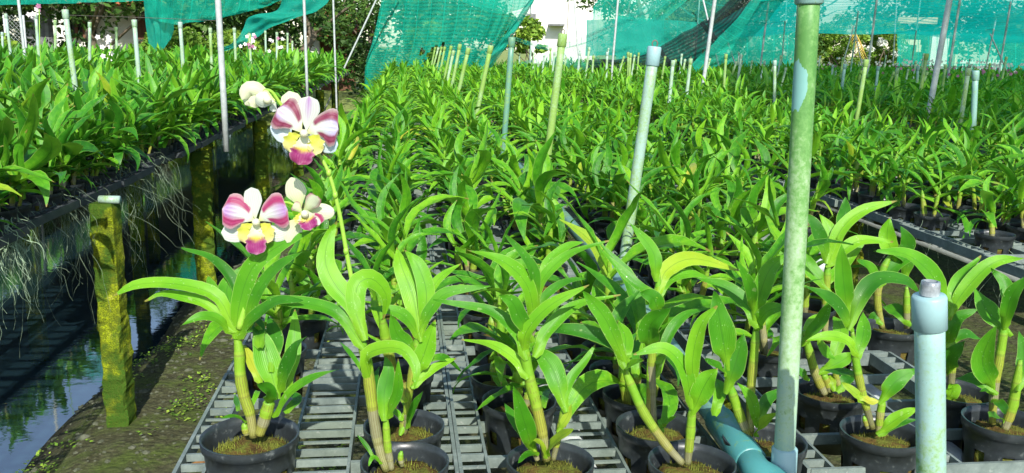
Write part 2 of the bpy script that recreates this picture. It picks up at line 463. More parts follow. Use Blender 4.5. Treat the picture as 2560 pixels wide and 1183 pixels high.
def net_mat(name, col, open_=0.38, thread=260.0, tcol=None):
    t = NT(name)
    uvn = t.n('ShaderNodeUVMap'); sep = t.n('ShaderNodeSeparateXYZ'); t.l(uvn.outputs[0], sep.inputs[0])
    p = t.geo_pos()
    n1 = t.noise(2.2, 4, 0.65, p); n2 = t.noise(30, 3, 0.6, t.mapv(p, (1, 1, 3.0)))
    weave = t.math('SINE', t.math('MULTIPLY', sep.outputs[1], thread))
    lines = t.math('GREATER_THAN', t.math('SINE', t.math('MULTIPLY', sep.outputs[0], thread * 0.35)), 0.965)
    a = t.math('ADD', open_, t.math('MULTIPLY', weave, 0.10))
    a = t.math('SUBTRACT', a, t.math('MULTIPLY', lines, 0.25))
    a = t.math('ADD', a, t.math('MULTIPLY', t.math('SUBTRACT', n1, 0.5), 0.28))
    a = t.math('ADD', a, t.math('MULTIPLY', t.math('SUBTRACT', n2, 0.5), 0.30))
    nd = t.n('ShaderNodeClamp'); nd.inputs[1].default_value = 0.03; nd.inputs[2].default_value = 0.9; t.l(a, nd.inputs[0])
    c = t.mix(n2, col, tuple(x * 0.7 for x in col))
    t.base(c, 0.75, 0.2)
    tr = t.n('ShaderNodeBsdfTranslucent'); tr.inputs[0].default_value = (*(tcol or col), 1)
    m1 = t.n('ShaderNodeMixShader'); m1.inputs[0].default_value = 0.45
    t.l(t.b.outputs[0], m1.inputs[1]); t.l(tr.outputs[0], m1.inputs[2])
    tp = t.n('ShaderNodeBsdfTransparent')
    m2 = t.n('ShaderNodeMixShader'); t.l(nd.outputs[0], m2.inputs[0])
    t.l(m1.outputs[0], m2.inputs[1]); t.l(tp.outputs[0], m2.inputs[2]); t.l(m2.outputs[0], t.out.inputs[0])
    return t.m
M['net'] = net_mat('shade_net_teal', (0.007, 0.43, 0.295), 0.40, tcol=(0.004, 0.60, 0.44))
M['net_wall'] = net_mat('shade_net_wall', (0.003, 0.40, 0.30), 0.30, tcol=(0.003, 0.48, 0.37))
M['net_roof'] = net_mat('shade_net_roof', (0.001, 0.34, 0.26), 0.20, tcol=(0.001, 0.52, 0.42), thread=420.0)
M['net_thick'] = net_mat('shade_net_teal_dense', (0.010, 0.36, 0.27), 0.16, tcol=(0.01, 0.5, 0.38))
M['net_sheer'] = net_mat('shade_net_sheer', (0.02, 0.34, 0.26), 0.55)
M['net_black'] = net_mat('shade_net_black', (0.010, 0.018, 0.02), 0.20, thread=60.0)

def petal_mat():
    t = NT('orchid_petal')
    a = t.n('ShaderNodeVertexColor', layer_name='Col')
    uvn = t.n('ShaderNodeUVMap'); sep = t.n('ShaderNodeSeparateXYZ'); t.l(uvn.outputs[0], sep.inputs[0])
    vein = t.math('SINE', t.math('MULTIPLY', sep.outputs[0], 55.0))
    nz = t.noise(150, 3, 0.6, t.geo_pos())
    c = t.mix(t.math('MULTIPLY', nz, 0.05), a.outputs[0], (1, 1, 1))
    c = t.mix(t.math('MULTIPLY', t.math('GREATER_THAN', t.math('ADD', vein, t.math('MULTIPLY', nz, 0.8)), 1.1), 0.22), c, (0.30, 0.10, 0.20))
    t.base(c, 0.45, 0.3); t.bump(t.math('ADD', vein, nz), 0.15, 0.002)
    tr = t.n('ShaderNodeBsdfTranslucent'); t.l(c, tr.inputs[0])
    mx = t.n('ShaderNodeMixShader'); mx.inputs[0].default_value = 0.42
    t.l(t.b.outputs[0], mx.inputs[1]); t.l(tr.outputs[0], mx.inputs[2]); t.l(mx.outputs[0], t.out.inputs[0])
    return t.m
M['petal'] = petal_mat()
M['stem'] = simple('flower_stem', (0.26, 0.44, 0.05), 0.45, 0.4, scale=60, c2=(0.17, 0.36, 0.03), bump=0.05)
M['bark'] = simple('tree_bark', (0.20, 0.165, 0.12), 0.95, 0.1, scale=14, bump=0.8, dist=0.03, c2=(0.07, 0.06, 0.045))
M['white_wall'] = simple('whitewashed_wall', (0.78, 0.77, 0.72), 0.9, 0.1, scale=1.2, c2=(0.62, 0.61, 0.56), bump=0.1)
M['grey_plank'] = simple('grey_planks', (0.20, 0.21, 0.21), 0.85, 0.1, scale=9, c2=(0.11, 0.115, 0.12))
M['brown_wood'] = simple('brown_wood', (0.17, 0.085, 0.05), 0.8, 0.2, scale=9, c2=(0.09, 0.045, 0.03))
M['roof_red'] = simple('red_roof_tiles', (0.40, 0.12, 0.06), 0.85, 0.1, scale=8, c2=(0.25, 0.075, 0.045))
M['terracotta'] = simple('terracotta_jar', (0.36, 0.13, 0.06), 0.6, 0.3, scale=10, c2=(0.2, 0.07, 0.035))
M['cream_wall'] = simple('cream_render', (0.70, 0.62, 0.42), 0.9, 0.1, scale=2, c2=(0.58, 0.5, 0.34), bump=0.1)
M['dark'] = simple('dark_opening', (0.02, 0.022, 0.024), 0.4, 0.4)
M['stone'] = simple('pebble_stone', (0.12, 0.125, 0.09), 0.85, 0.2, scale=30, c2=(0.035, 0.045, 0.022))
M['blue_drum'] = simple('blue_plastic', (0.03, 0.10, 0.32), 0.4, 0.4, scale=9)

def crown_mat(name, stops, tfac=0.3):
    t = NT(name)
    a = t.n('ShaderNodeAttribute', attribute_name='tint')
    c = t.ramp(a.outputs['Fac'], stops)
    t.base(c, 0.55, 0.3)
    tr = t.n('ShaderNodeBsdfTranslucent'); t.l(c, tr.inputs[0])
    mx = t.n('ShaderNodeMixShader'); mx.inputs[0].default_value = tfac
    t.l(t.b.outputs[0], mx.inputs[1]); t.l(tr.outputs[0], mx.inputs[2]); t.l(mx.outputs[0], t.out.inputs[0])
    return t.m
M['crown'] = crown_mat('tree_leaves', [(0.0, (0.02, 0.055, 0.012)), (0.5, (0.05, 0.12, 0.02)), (1.0, (0.12, 0.22, 0.035))])
M['crown_lit'] = crown_mat('shrub_leaves_bright', [(0.0, (0.06, 0.13, 0.02)), (0.5, (0.16, 0.30, 0.03)), (1.0, (0.34, 0.46, 0.06))])
M['crown_white'] = crown_mat('white_blossom', [(0.0, (0.6, 0.6, 0.55)), (1.0, (0.85, 0.85, 0.82))], 0.2)
M['frond_dry'] = simple('dry_palm_frond', (0.52, 0.36, 0.08), 0.8, 0.2, scale=20, c2=(0.36, 0.24, 0.06))

# ------------------------------------------------------------------ setting: ground, water
TRAY_Z, RIM_Z = 0.84, 0.875
def ground_z(x, y):
    n = mnoise.noise(Vector((x * 1.7, y * 1.7, 0))) * 0.02 + mnoise.noise(Vector((x * 7, y * 7, 3))) * 0.008
    shore = -1.42 + 0.07 * math.sin(y * 1.3) + 0.05 * math.sin(y * 3.1 + 1)
    if y < 17.5 and x < 0.3:
        d = (x - shore)
        k = min(1, max(0, (d + 0.30) / 0.75)); k = k * k * (3 - 2 * k)
        l = min(1, max(0, (-3.3 - x) / 0.6))
        k = max(k, l)
        e = min(1, max(0, (y - 16.0) / 1.5)); k = max(k, e)
        return n * (0.3 + 0.7 * k) - 0.38 * (1 - k)
    return n

def build_ground():
    xs = np.concatenate([[-400, -120, -40, -15, -8], np.linspace(-4.4, 3.6, 150), [6, 9, 14, 22, 40, 120, 400]])
    ys = np.concatenate([[-60, -15, -4], np.linspace(-0.5, 8, 150), np.linspace(8.2, 18.5, 60), [22, 30, 45, 70, 130, 300, 700]])
    X, Y = np.meshgrid(xs, ys)
    V = np.array([(x, y, ground_z(x, y) if (-5 < x < 4 and -1 < y < 19) else 0.0) for x, y in zip(X.ravel(), Y.ravel())])
    nx = len(xs)
    i, j = np.meshgrid(np.arange(nx - 1), np.arange(len(ys) - 1))
    a = (j * nx + i).ravel()
    F = np.stack([a, a + 1, a + nx + 1, a + nx], 1)
    tag(ob('ground', np_mesh('ground', V, F, M['soil'])), 'dark damp soil with moss and gravel under the benches', 'ground', kind='structure')
build_ground()
m = MB(); m.add([(-3.9, -1.5, -0.13), (-0.95, -1.5, -0.13), (-0.95, 17.2, -0.13), (-3.9, 17.2, -0.13)], [(0, 1, 2, 3)])
tag(ob('water', m.mesh('water', M['water'])), 'still dark channel water reflecting the sky and netting', 'water', kind='structure')

# ------------------------------------------------------------------ leaf, cane and pot templates
def leaf_template(bend, ratio, ns=10, na=4, twist=0.0, fold=0.40, wav=0.0):
    """unit-length blade: base at the origin, leaving along +X, upper face +Z, arching down"""
    p = np.zeros(2); V = []; UV = []; lat = 0.0
    for i in range(ns + 1):
        s = i / ns
        th = -bend * s ** 1.35
        if i:
            p = p + np.array([math.cos(th), math.sin(th)]) / ns
        w = ratio * 0.5 * min(1.0, 0.34 + 1.55 * s) * max(0.0, 1 - s) ** 0.66 * 1.30 * (1 if s < 0.4 else 1 + 0.22 * math.sin((s - 0.4) * 5.2))
        if i == ns: w = ratio * 0.02
        nrm = np.array([-math.sin(th), math.cos(th)])
        tw = twist * s
        lat = wav * math.sin(s * 3.1) * 0.2
        fo = fold * (1 - 0.75 * s)
        for k in range(na + 1):
            u = k / na * 2 - 1
            y = u * w * math.cos(tw); h = (abs(u) * w * fo * 1.6 + u * w * math.sin(tw)) + 0.012 * wav * math.sin(s * 17 + k * 2.0) * abs(u)
            V.append((p[0] + nrm[0] * h, y + lat, p[1] + nrm[1] * h)); UV.append((k / na, s))
    F = []
    for i in range(ns):
        for k in range(na):
            a = i * (na + 1) + k
            F.append((a, a + na + 1, a + na + 2, a + 1))
    return np.array(V), np.array(F), np.array(UV)

BENDS = [0.25, 0.6, 1.0, 1.45, 1.95]
RATIOS = [0.135, 0.18, 0.24]
LEAFM = {}
LEAFLO = {}
for bi, b in enumerate(BENDS):
    for ri, r in enumerate(RATIOS):
        for tv, tw in enumerate((-0.35, 0.35)):
            V, F, UV = leaf_template(b, r, 9, 4, tw, wav=(1.0 if tv else -0.7))
            for mk in ('leaf_main', 'leaf_left', 'leaf_right', 'leaf_yellow'):
                LEAFM[(bi, ri, tv, mk)] = np_mesh('leaf', V, F, M[mk], uv=UV)
            LEAFLO[(bi, ri, tv)] = leaf_template(b, r, 5, 2, tw)

def cane_profile(s, kind):
    if kind == 0: r = 0.55 + 0.55 * math.sin(math.pi * min(1, s * 1.05 + 0.08)) ** 0.8
    else: r = 0.7 + 0.3 * math.sin(math.pi * s)
    r *= (1 - 0.65 * max(0, s - 0.75) / 0.25)
    return r
def cane_mesh(kind, bx, by):
    m = MB(); pts = []; rad = []
    N = 14
    for i in range(N + 1):
        s = i / N
        node = 1.0 + (0.10 if i % 3 == 0 else -0.03)
        pts.append((bx * s * s, by * s * s, s)); rad.append(cane_profile(s, kind) * node)
    # unit radius is scaled in x/y by the object, so build with radius on a unit circle
    vs = []; fs = []; uv = []; n = 8
    for i in range(N + 1):
        for k in range(n):
            a = 2 * math.pi * k / n
            vs.append((pts[i][0] + rad[i] * math.cos(a), pts[i][1] + rad[i] * math.sin(a), pts[i][2])); uv.append((k / n, i / N))
    for i in range(N):
        for k in range(n):
            k2 = (k + 1) % n
            fs.append((i * n + k, i * n + k2, (i + 1) * n + k2, (i + 1) * n + k))
    fs.append(tuple(N * n + k for k in range(n)))
    m.add(vs, fs, 0, uv)
    return m.mesh('cane', M['cane'])
CANES = [cane_mesh(0, 0.5, 0.2), cane_mesh(0, -0.4, 0.5), cane_mesh(1, 0.3, -0.6), cane_mesh(1, -0.6, -0.2)]

def pot_mesh(r=0.054, h=0.085, n=40):
    m = MB()
    prof = [(r, 0.0), (r, -0.004), (r * 0.985, -0.012), (r * 0.93, -0.013), (r * 0.91, -0.032), (r * 0.90, -0.036), (r * 0.87, -0.056), (r * 0.86, -0.060), (r * 0.82, -h), (r * 0.2, -h)]
    def skip(i, k):
        return i in (4 + 1, ) and (k % 5) in (1, 2)
    m.lathe(prof[::-1], n, skip=lambda i, k: (len(prof) - 2 - i) == 5 and (k % 5) in (1, 2))
    inner = [(r, 0.0), (r * 0.955, 0.0), (r * 0.93, -0.010), (r * 0.885, -0.032), (r * 0.875, -0.036), (r * 0.845, -0.056), (r * 0.835, -0.060), (r * 0.80, -h + 0.002)]
    m.lathe(inner, n, skip=lambda i, k: i == 4 and (k % 5) in (1, 2))
    return m.mesh('pot', M['pot'])
POT = pot_mesh()
POT_BIG = pot_mesh(0.061, 0.095)

def fill_mesh(seed, r=0.0465, top=-0.016):
    m = MB(); n = 20
    rings = [1.0, 0.86, 0.62, 0.34]
    vs = [(0.80 * r * math.cos(2 * math.pi * k / n), 0.80 * r * math.sin(2 * math.pi * k / n), -0.078) for k in range(n)]
    for q, rr in enumerate(rings):
        for k in range(n):
            a = 2 * math.pi * k / n
            x, y = rr * r * math.cos(a), rr * r * math.sin(a)
            z = top - 0.008 * (rr ** 3) + 0.008 * mnoise.noise(Vector((x * 60, y * 60, seed * 7.1)))
            if q == 0: z = top - 0.012
            vs.append((x, y, z))
    vs.append((0, 0, top + 0.004))
    fs = []
    for q in range(len(rings)):
        for k in range(n):
            k2 = (k + 1) % n
            fs.append((q * n + k, q * n + k2, (q + 1) * n + k2, (q + 1) * n + k))
    L = len(vs) - 1
    for k in range(n): fs.append(((len(rings)) * n + k, (len(rings)) * n + (k + 1) % n, L))
    m.add(vs, fs)
    return m.mesh('moss_bed', M['moss'])
FILLS = [fill_mesh(i) for i in range(4)]

# ------------------------------------------------------------------ plant generator
def gen_plant(rs, kind):
    """canes: (x, y, z0, length, radius, lean, az); leaves: (pos, az, elev, length, bend, ratio, twist, yellow)"""
    canes = []; leaves = []
    phi = rs.uniform(0, 2 * math.pi)
    nc = 1 + (rs.random() < 0.85) + (rs.random() < 0.5) + (1 if kind == 'left' else 0)
    for c in range(nc):
        main = c == 0
        if kind == 'left':
            L = rs.uniform(0.10, 0.20) if main else rs.uniform(0.05, 0.14)
        elif kind == 'right':
            L = rs.uniform(0.10, 0.19) if main else rs.uniform(0.05, 0.12)
        else:
            L = rs.uniform(0.09, 0.18) if main else rs.uniform(0.04, 0.10)
        lean = rs.uniform(0.02, 0.22) + (0.12 if not main else 0)
        la = rs.uniform(0, 2 * math.pi)
        br = 0.005 if main else 0.02
        bx, by = br * math.cos(la), br * math.sin(la)
        rad = rs.uniform(0.0055, 0.009)
        canes.append((bx, by, -0.022, L, rad, lean, la))
        d = Vector((math.sin(lean) * math.cos(la), math.sin(lean) * math.sin(la), math.cos(lean)))
        n = rs.randint(6, 9) if main else rs.randint(3, 5)
        if kind == 'left' and main: n += 2
        ph = phi + rs.uniform(-0.9, 0.9)
        for i in range(n):
            t = 0.42 + 0.58 * i / (n - 1)
            pos = Vector((bx, by, -0.022)) + d * (L * t)
            q = i / (n - 1)
            az = ph + math.pi * (i % 2) + rs.gauss(0, 0.45)
            elev = R(28 + 46 * q + rs.gauss(0, 9))
            ln = (0.085 + 0.075 * math.sin(math.pi * (0.25 + 0.6 * q))) * rs.uniform(0.8, 1.18)
            if not main: ln *= 0.78
            b = 1.75 - 1.25 * q + rs.gauss(0, 0.35)
            if kind == 'left': ln *= 1.32; b -= 0.25; elev += R(5)
            elif kind == 'right': ln *= 1.08
            else: ln *= 1.12; elev += R(4)
            bi = min(range(5), key=lambda j: abs(BENDS[j] - b))
            ri = rs.choice((0, 1, 1, 2)) if main and kind != 'left' else rs.choice((1, 2, 2))
            leaves.append((pos, az, elev, ln, bi, ri, rs.randint(0, 1), rs.random() < 0.010))
    return canes, leaves

class StuffAcc:
    def __init__(s): s.tr = {}; s.pots = []; s.canes = []
    def plant(s, base, rs, kind, mat, scale=1.0, thin=1, pot=True):
        canes, leaves = gen_plant(rs, kind)
        for j, (pos, az, el, ln, bi, ri, tv, ye) in enumerate(leaves):
            if thin > 1 and j % thin: continue
            s.tr.setdefault((bi, ri, tv, mat), []).append((base[0] + pos.x * scale, base[1] + pos.y * scale, base[2] + pos.z * scale, az, el, ln * scale * (1.0 if thin == 1 else 1.25), rs.random()))
        if pot: s.pots.append(tuple(base))
        for c in canes: s.canes.append((base, c, scale))
    def build(s, name, mats):
        Vs = []; Fs = []; MI = []; UVs = []; T = []; off = 0
        idx = {m: i for i, m in enumerate(mats)}
        for (bi, ri, tv, mat), lst in s.tr.items():
            V, F, UV = LEAFLO[(bi, ri, tv)]
            A = np.array(lst); k = len(A)
            ca, sa, ce, se = np.cos(A[:, 3]), np.sin(A[:, 3]), np.cos(A[:, 4]), np.sin(A[:, 4])
            x = V[None, :, 0] * A[:, 5:6]; y = V[None, :, 1] * A[:, 5:6]; z = V[None, :, 2] * A[:, 5:6]
            x2 = x * ce[:, None] - z * se[:, None]; z2 = x * se[:, None] + z * ce[:, None]
            X = x2 * ca[:, None] - y * sa[:, None] + A[:, 0:1]; Y = x2 * sa[:, None] + y * ca[:, None] + A[:, 1:2]; Z = z2 + A[:, 2:3]
            Vs.append(np.stack([X, Y, Z], 2).reshape(-1, 3))
            Fs.append((F[None] + (np.arange(k) * len(V))[:, None, None]).reshape(-1, 4) + off)
            UVs.append(np.tile(UV, (k, 1))); T.append(np.repeat(A[:, 6], len(V)))
            MI.append(np.full(k * len(F), idx[mat])); off += k * len(V)
        def lowtube(p0, p1, r0, r1, mi, n=5):
            nonlocal off
            a = np.arange(n) * 2 * np.pi / n
            c = np.stack([np.cos(a), np.sin(a), 0 * a], 1)
            v = np.concatenate([np.array(p0) + c * r0, np.array(p1) + c * r1])
            f = np.array([(k, (k + 1) % n, n + (k + 1) % n, n + k) for k in range(n)])
            Vs.append(v); Fs.append(f + off); UVs.append(np.concatenate([np.stack([a / 7, 0 * a], 1), np.stack([a / 7, 0 * a + 0.8], 1)]))
            T.append(np.full(2 * n, 0.5)); MI.append(np.full(n, mi)); off += 2 * n
        for base, (bx, by, z0, L, rad, lean, la), sc in s.canes:
            p0 = np.array(base) + np.array((bx, by, z0)) * sc
            d = np.array((math.sin(lean) * math.cos(la), math.sin(lean) * math.sin(la), math.cos(lean)))
            lowtube(p0, p0 + d * L * sc, rad * 1.0, rad * 0.8, idx['cane'], 4)
        for b in s.pots:
            lowtube((b[0], b[1], b[2] - 0.08), (b[0], b[1], b[2]), 0.044, 0.053, idx['pot'], 8)
        me = np_mesh(name, np.concatenate(Vs), np.concatenate(Fs), [M[m] for m in mats], np.concatenate(MI), np.concatenate(UVs), np.concatenate(T))
        return me

N_LEAF = [0]
def real_plant(base, rs, kind, leafkey, label, group, scale=1.0, roots=False):
    canes, leaves = gen_plant(rs, kind)
    hgt = max(c[3] for c in canes) * scale
    size = 'low' if hgt < 0.115 else ('tall' if hgt > (0.16 if kind != 'left' else 0.22) else 'mid-height')
    num = ('no', 'single', 'two', 'three', 'four', 'five')[len(canes)]
    yel = ' and a yellowing leaf' if any(l[7] for l in leaves) else ''
    t = thing('potted_orchid', f'{size} {num}-caned orchid{yel}, {label}'.replace('orchid and a', 'orchid with a'), 'potted orchid', base, group)
    ob('pot', POT, t, rot=(0, 0, rs.uniform(0, 6)))
    ob('moss_bed', rs.choice(FILLS), t, rot=(0, 0, rs.uniform(0, 6)))
    for (bx, by, z0, L, rad, lean, la) in canes:
        ob('cane', rs.choice(CANES), t, (bx, by, z0), (0, lean, la), (rad, rad, L * scale))
    for (pos, az, el, ln, bi, ri, tv, ye) in leaves:
        mk = 'leaf_yellow' if ye else leafkey
        ob('leaf', LEAFM[(bi, ri, tv, mk)], t, pos * scale, (rs.gauss(0, 0.25), -el, az), ln * scale)
        N_LEAF[0] += 1
    if roots: root_part(t, rs, roots)
    return t

def root_part(t, rs, n):
    m = MB()
    bias = rs.uniform(-0.5, 0.5)
    for i in range(n):
        a = rs.uniform(0, 6.28)
        p = Vector((0.05 * math.cos(a), 0.05 * math.sin(a), rs.uniform(-0.08, 0.0)))
        thick = rs.random() < (0.45 if n > 60 else 0.12)
        v = Vector((math.cos(a) * rs.uniform(0.1, 0.8) + 0.1, math.sin(a) * rs.uniform(0.1, 0.8) + bias * 0.5, rs.uniform(-0.6, 0.3)))
        L = rs.choice((0.10, 0.14, 0.2, 0.26)) if thick else rs.choice((0.12, 0.22, 0.34, 0.5))
        L *= rs.uniform(0.5, 1.0) * (0.78 if n > 60 else 1.0)
        seg = 12; pts = [p.copy()]
        g = rs.uniform(0.16, 0.42)
        for k in range(seg):
            v = v * 0.74 + Vector((rs.gauss(0, 0.30), rs.gauss(0, 0.30), -g + rs.gauss(0, 0.2)))
            p = p + v.normalized() * (L / seg); pts.append(p.copy())
        r0 = rs.uniform(0.0010, 0.0017) if thick else rs.uniform(0.0004, 0.0008)
        m.tube(pts, [r0 * (1 - 0.45 * k / seg) for k in range(seg + 1)], 4, cap=False)
    o = ob('hanging_roots', m.mesh('hanging_roots', M['root_pale' if n > 60 else 'root']), t)
    o['kind'] = 'stuff'

# ------------------------------------------------------------------ trays and bench supports
TW, TL = 0.36, 0.44
def tray_pieces():
    bars = []; slats = []
    zt = 0.0
    for x in (-TW / 2 + 0.003, TW / 2 - 0.003): bars.append(((x - 0.0025, -TL / 2 + 0.002, -0.026), (x + 0.0025, TL / 2 - 0.002, zt)))
    for y in (-TL / 2 + 0.003, TL / 2 - 0.003): bars.append(((-TW / 2 + 0.0055, y - 0.0025, -0.026), (TW / 2 - 0.0055, y + 0.0025, zt - 0.001)))
    for c in (-0.09, 0.09):
        for s in (-1, 1):
            x = c + s * 0.0515
            bars.append(((x - 0.002, -TL / 2 + 0.0055, -0.022), (x + 0.002, TL / 2 - 0.0055, zt - 0.0015)))
    strips = [(-TW / 2 + 0.0055, -0.1435), (-0.0365, 0.0365), (0.1435, TW / 2 - 0.0055)]
    for (x0, x1) in strips:
        for k in range(1, 15):
            y = -TL / 2 + k * TL / 15
            low = (k % 3 == 0)
            th = 0.0026 if low else 0.0022
            slats.append(((x0 + 0.0002, y - th, -(0.0075 if low else 0.0118)), (x1 - 0.0002, y + th, zt - (0.0045 if low else 0.002))))
    for c in (-0.09, 0.09):
        for k in (1, 2, 3):
            y = -TL / 2 + k * TL / 4
            slats.append(((c - 0.0493, y - 0.0035, -0.018), (c + 0.0493, y + 0.0035, zt - 0.003)))
    return bars, slats
BARS, SLATS = tray_pieces()
def box_local(a, b, mat, name):
    c = [(a[i] + b[i]) / 2 for i in range(3)]; h = [(b[i] - a[i]) / 2 for i in range(3)]
    m = MB(); m.box([-x for x in h], h)
    return m.mesh(name, mat, smooth=False), c
_cache = {}
def piece(a, b, mat, name):
    key = tuple(round(b[i] - a[i], 5) for i in range(3)) + (mat.name,)
    if key not in _cache: _cache[key] = box_local(a, b, mat, name)[0]
    return _cache[key], tuple((a[i] + b[i]) / 2 for i in range(3))
def tray_joined(mat, name):
    m = MB()
    for a, b in BARS + SLATS: m.box(a, b)
    return m.mesh(name, mat, smooth=False)
TRAY_FAR = tray_joined(M['tray'], 'tray')
TRAY_FAR_DARK = tray_joined(M['tray_dark'], 'tray')
def near_tray(x, y, z, label, group, rs):
    t = thing('plant_tray', label, 'tray', (x, y, z), group, rz=rs.gauss(0, 0.004))
    for a, b in BARS:
        me, c = piece(a, b, M['tray'], 'bar'); ob('bar', me, t, c)
    for a, b in SLATS:
        me, c = piece(a, b, M['tray'], 'slat')
        ob('slat', me, t, (c[0], c[1] + rs.gauss(0, 0.0008), c[2]), (rs.gauss(0, 0.05), 0, rs.gauss(0, 0.006)))

BENCH = {  # tray centre columns, y range
    'main': ([-0.115, 0.245, 0.70, 1.06], 0.53, 15.2),
    'left': ([-1.27, -1.63, -1.99], 0.9, 17.6),
    'right': ([1.77, 2.13, 2.49], 1.75, 18.0),
}
rs = random.Random(5)
for bn, (xs, y0, y1) in BENCH.items():
    dark = bn == 'left'
    lab = {'main': 'grey slatted plastic plant tray on the bench with the row of pipe posts',
           'left': 'black slatted plastic plant tray on the bench over the water channel',
           'right': 'dark slatted plastic plant tray on the bench across the gravel aisle'}[bn]
    grp = {'main': 'trays of the pipe-post bench', 'left': 'trays of the channel bench', 'right': 'trays of the aisle bench'}[bn]
    lab0 = lab
    for ci, x in enumerate(xs):
        lab = lab0 + (', edge column', ', middle column', ', inner column')[ci] if bn != 'main' else lab0.replace('on the bench with the row of pipe posts', 'of the pipe-post bench, ') + ('channel-side column', 'column before the water pipe', 'column behind the water pipe', 'short aisle-side column')[ci]
        ys = y0 + ((0.475 if ci == 2 else 1.795 if ci == 3 else 0.0) if bn == 'main' else 0.0)
        k = 0
        while ys + (k + 0.5) * TL < y1:
            yc = ys + (k + 0.5) * TL
            if bn == 'main' and yc < 2.6:
                near_tray(x, yc, TRAY_Z, lab, grp, rs)
            elif bn == 'right' and yc < 3.4 and ci == 0:
                near_tray(x + rs.gauss(0, 0.01), yc, TRAY_Z, lab, grp, rs)
            elif yc < 9 or ci in (0, 2):
                o = ob('plant_tray', TRAY_FAR_DARK if dark else TRAY_FAR, None, (x + rs.gauss(0, 0.012) * (bn != 'main'), yc, TRAY_Z + rs.gauss(0, 0.003) * (bn != 'main')), (rs.gauss(0, 0.012) * (bn == 'left'), 0, rs.gauss(0, 0.006)))
                tag(o, lab, 'tray', grp)
            k += 1
    # rails that carry the trays
    for x in (xs[0] - 0.10, xs[1], xs[2] + 0.10, xs[-1] + 0.09)[:4 if bn == 'main' else 3]:
        m = MB(); m.tube([(x, y0 - 0.2 if bn != 'main' else (y0 if x < 0.9 else 2.25), TRAY_Z - 0.052), (x, y1, TRAY_Z - 0.052)], 0.021, 10)
        tag(ob('bench_rail', m.mesh('bench_rail', M['steel'])), {'main': 'grey pipe rail carrying the trays of the pipe-post bench', 'left': 'grey pipe rail carrying the trays of the channel bench', 'right': 'grey pipe rail carrying the trays of the aisle bench'}[bn], 'rail', grp.replace('trays', 'rails'))

# concrete posts under the benches
def concrete_post(x, y, label, group=None, top=TRAY_Z - 0.075, w=0.052, rz=0.25, lean=(0.0, 0.0), bottom=-0.3):
    m = MB(); N = 60
    vs = []; fs = []
    for i in range(N + 1):
        s = i / N; z = bottom + (top - bottom) * s
        prof = []
        for (cx, cy) in ((-1, -0.8), (-0.8, -1), (0.8, -1), (1, -0.8), (1, 0.8), (0.8, 1), (-0.8, 1), (-1, 0.8)):
            j = 1 + 0.20 * mnoise.noise(Vector((cx * 3 + x, cy * 3 + y, z * 14))) + 0.12 * mnoise.noise(Vector((cx * 5 + x, cy * 5, z * 45)))
            if i == N: j *= 0.88
            prof.append((cx * w * j + lean[0] * (z - bottom), cy * w * j + lean[1] * (z - bottom), z))
        vs += prof
    for i in range(N):
        for k in range(8): fs.append((i * 8 + k, i * 8 + (k + 1) % 8, (i + 1) * 8 + (k + 1) % 8, (i + 1) * 8 + k))
    fs.append(tuple(N * 8 + k for k in range(8)))
    m.add(vs, fs)
    o = ob('concrete_post', m.mesh('concrete_post', M['concrete'], smooth=False), None, (x, y, 0), (0, 0, rz))
    return tag(o, label, 'post', group)
b0 = at_z(288, 1052, 0.0)
concrete_post(-1.038, b0.y - 0.02, 'square concrete post thick with yellow-green moss, on soil at the channel edge', w=0.040, rz=-0.14, top=TRAY_Z - 0.022)
for k, yy in enumerate((5.1, 7.2, 9.6, 12.2, 14.8)):
    concrete_post(-1.15, yy, 'dark mossy concrete post under the edge of the channel bench', 'posts of the channel bench')
for yy in (6.9, 9.4): concrete_post(-2.05, yy, 'concrete post in the water under the middle of the channel bench', 'inner posts of the channel bench')
pr = at_z(2288, 535, 0.78)
concrete_post(1.66, pr.y, 'pale lichened concrete post leaning under the corner of the aisle bench', w=0.05, rz=0.5, lean=(0.03, 0.02))
for yy in (1.55, 5.2, 7.8): concrete_post(1.70, yy, 'mossy concrete post under the edge of the aisle bench', 'posts of the aisle bench')
for yy in (1.4, 3.6, 6.2):
    for x in (0.0, 0.62): concrete_post(x, yy, 'concrete post beneath the slats of the pipe-post bench', 'posts of the pipe-post bench', w=0.045)

# ------------------------------------------------------------------ pixel-traced blades (plants in the front row)
def catmull(pts, n):
    pts = [Vector(p) for p in pts]
    P = [pts[0] * 2 - pts[1]] + pts + [pts[-1] * 2 - pts[-2]]
    out = []
    segs = len(pts) - 1
    for i in range(n + 1):
        t = i / n * segs; k = min(int(t), segs - 1); u = t - k
        p0, p1, p2, p3 = P[k], P[k + 1], P[k + 2], P[k + 3]
        out.append(0.5 * ((2 * p1) + (p2 - p0) * u + (2 * p0 - 5 * p1 + 4 * p2 - p3) * u * u + (3 * p1 - p0 - 3 * p2 + p3) * u ** 3))
    return out

def px_path(pxs, f, dz0, dz1):
    n = len(pxs)
    out = []
    for i, (x, y) in enumerate(pxs):
        s = i / (n - 1)
        out.append(at_f(x, y, f + dz0 + (dz1 - dz0) * s))
    return out

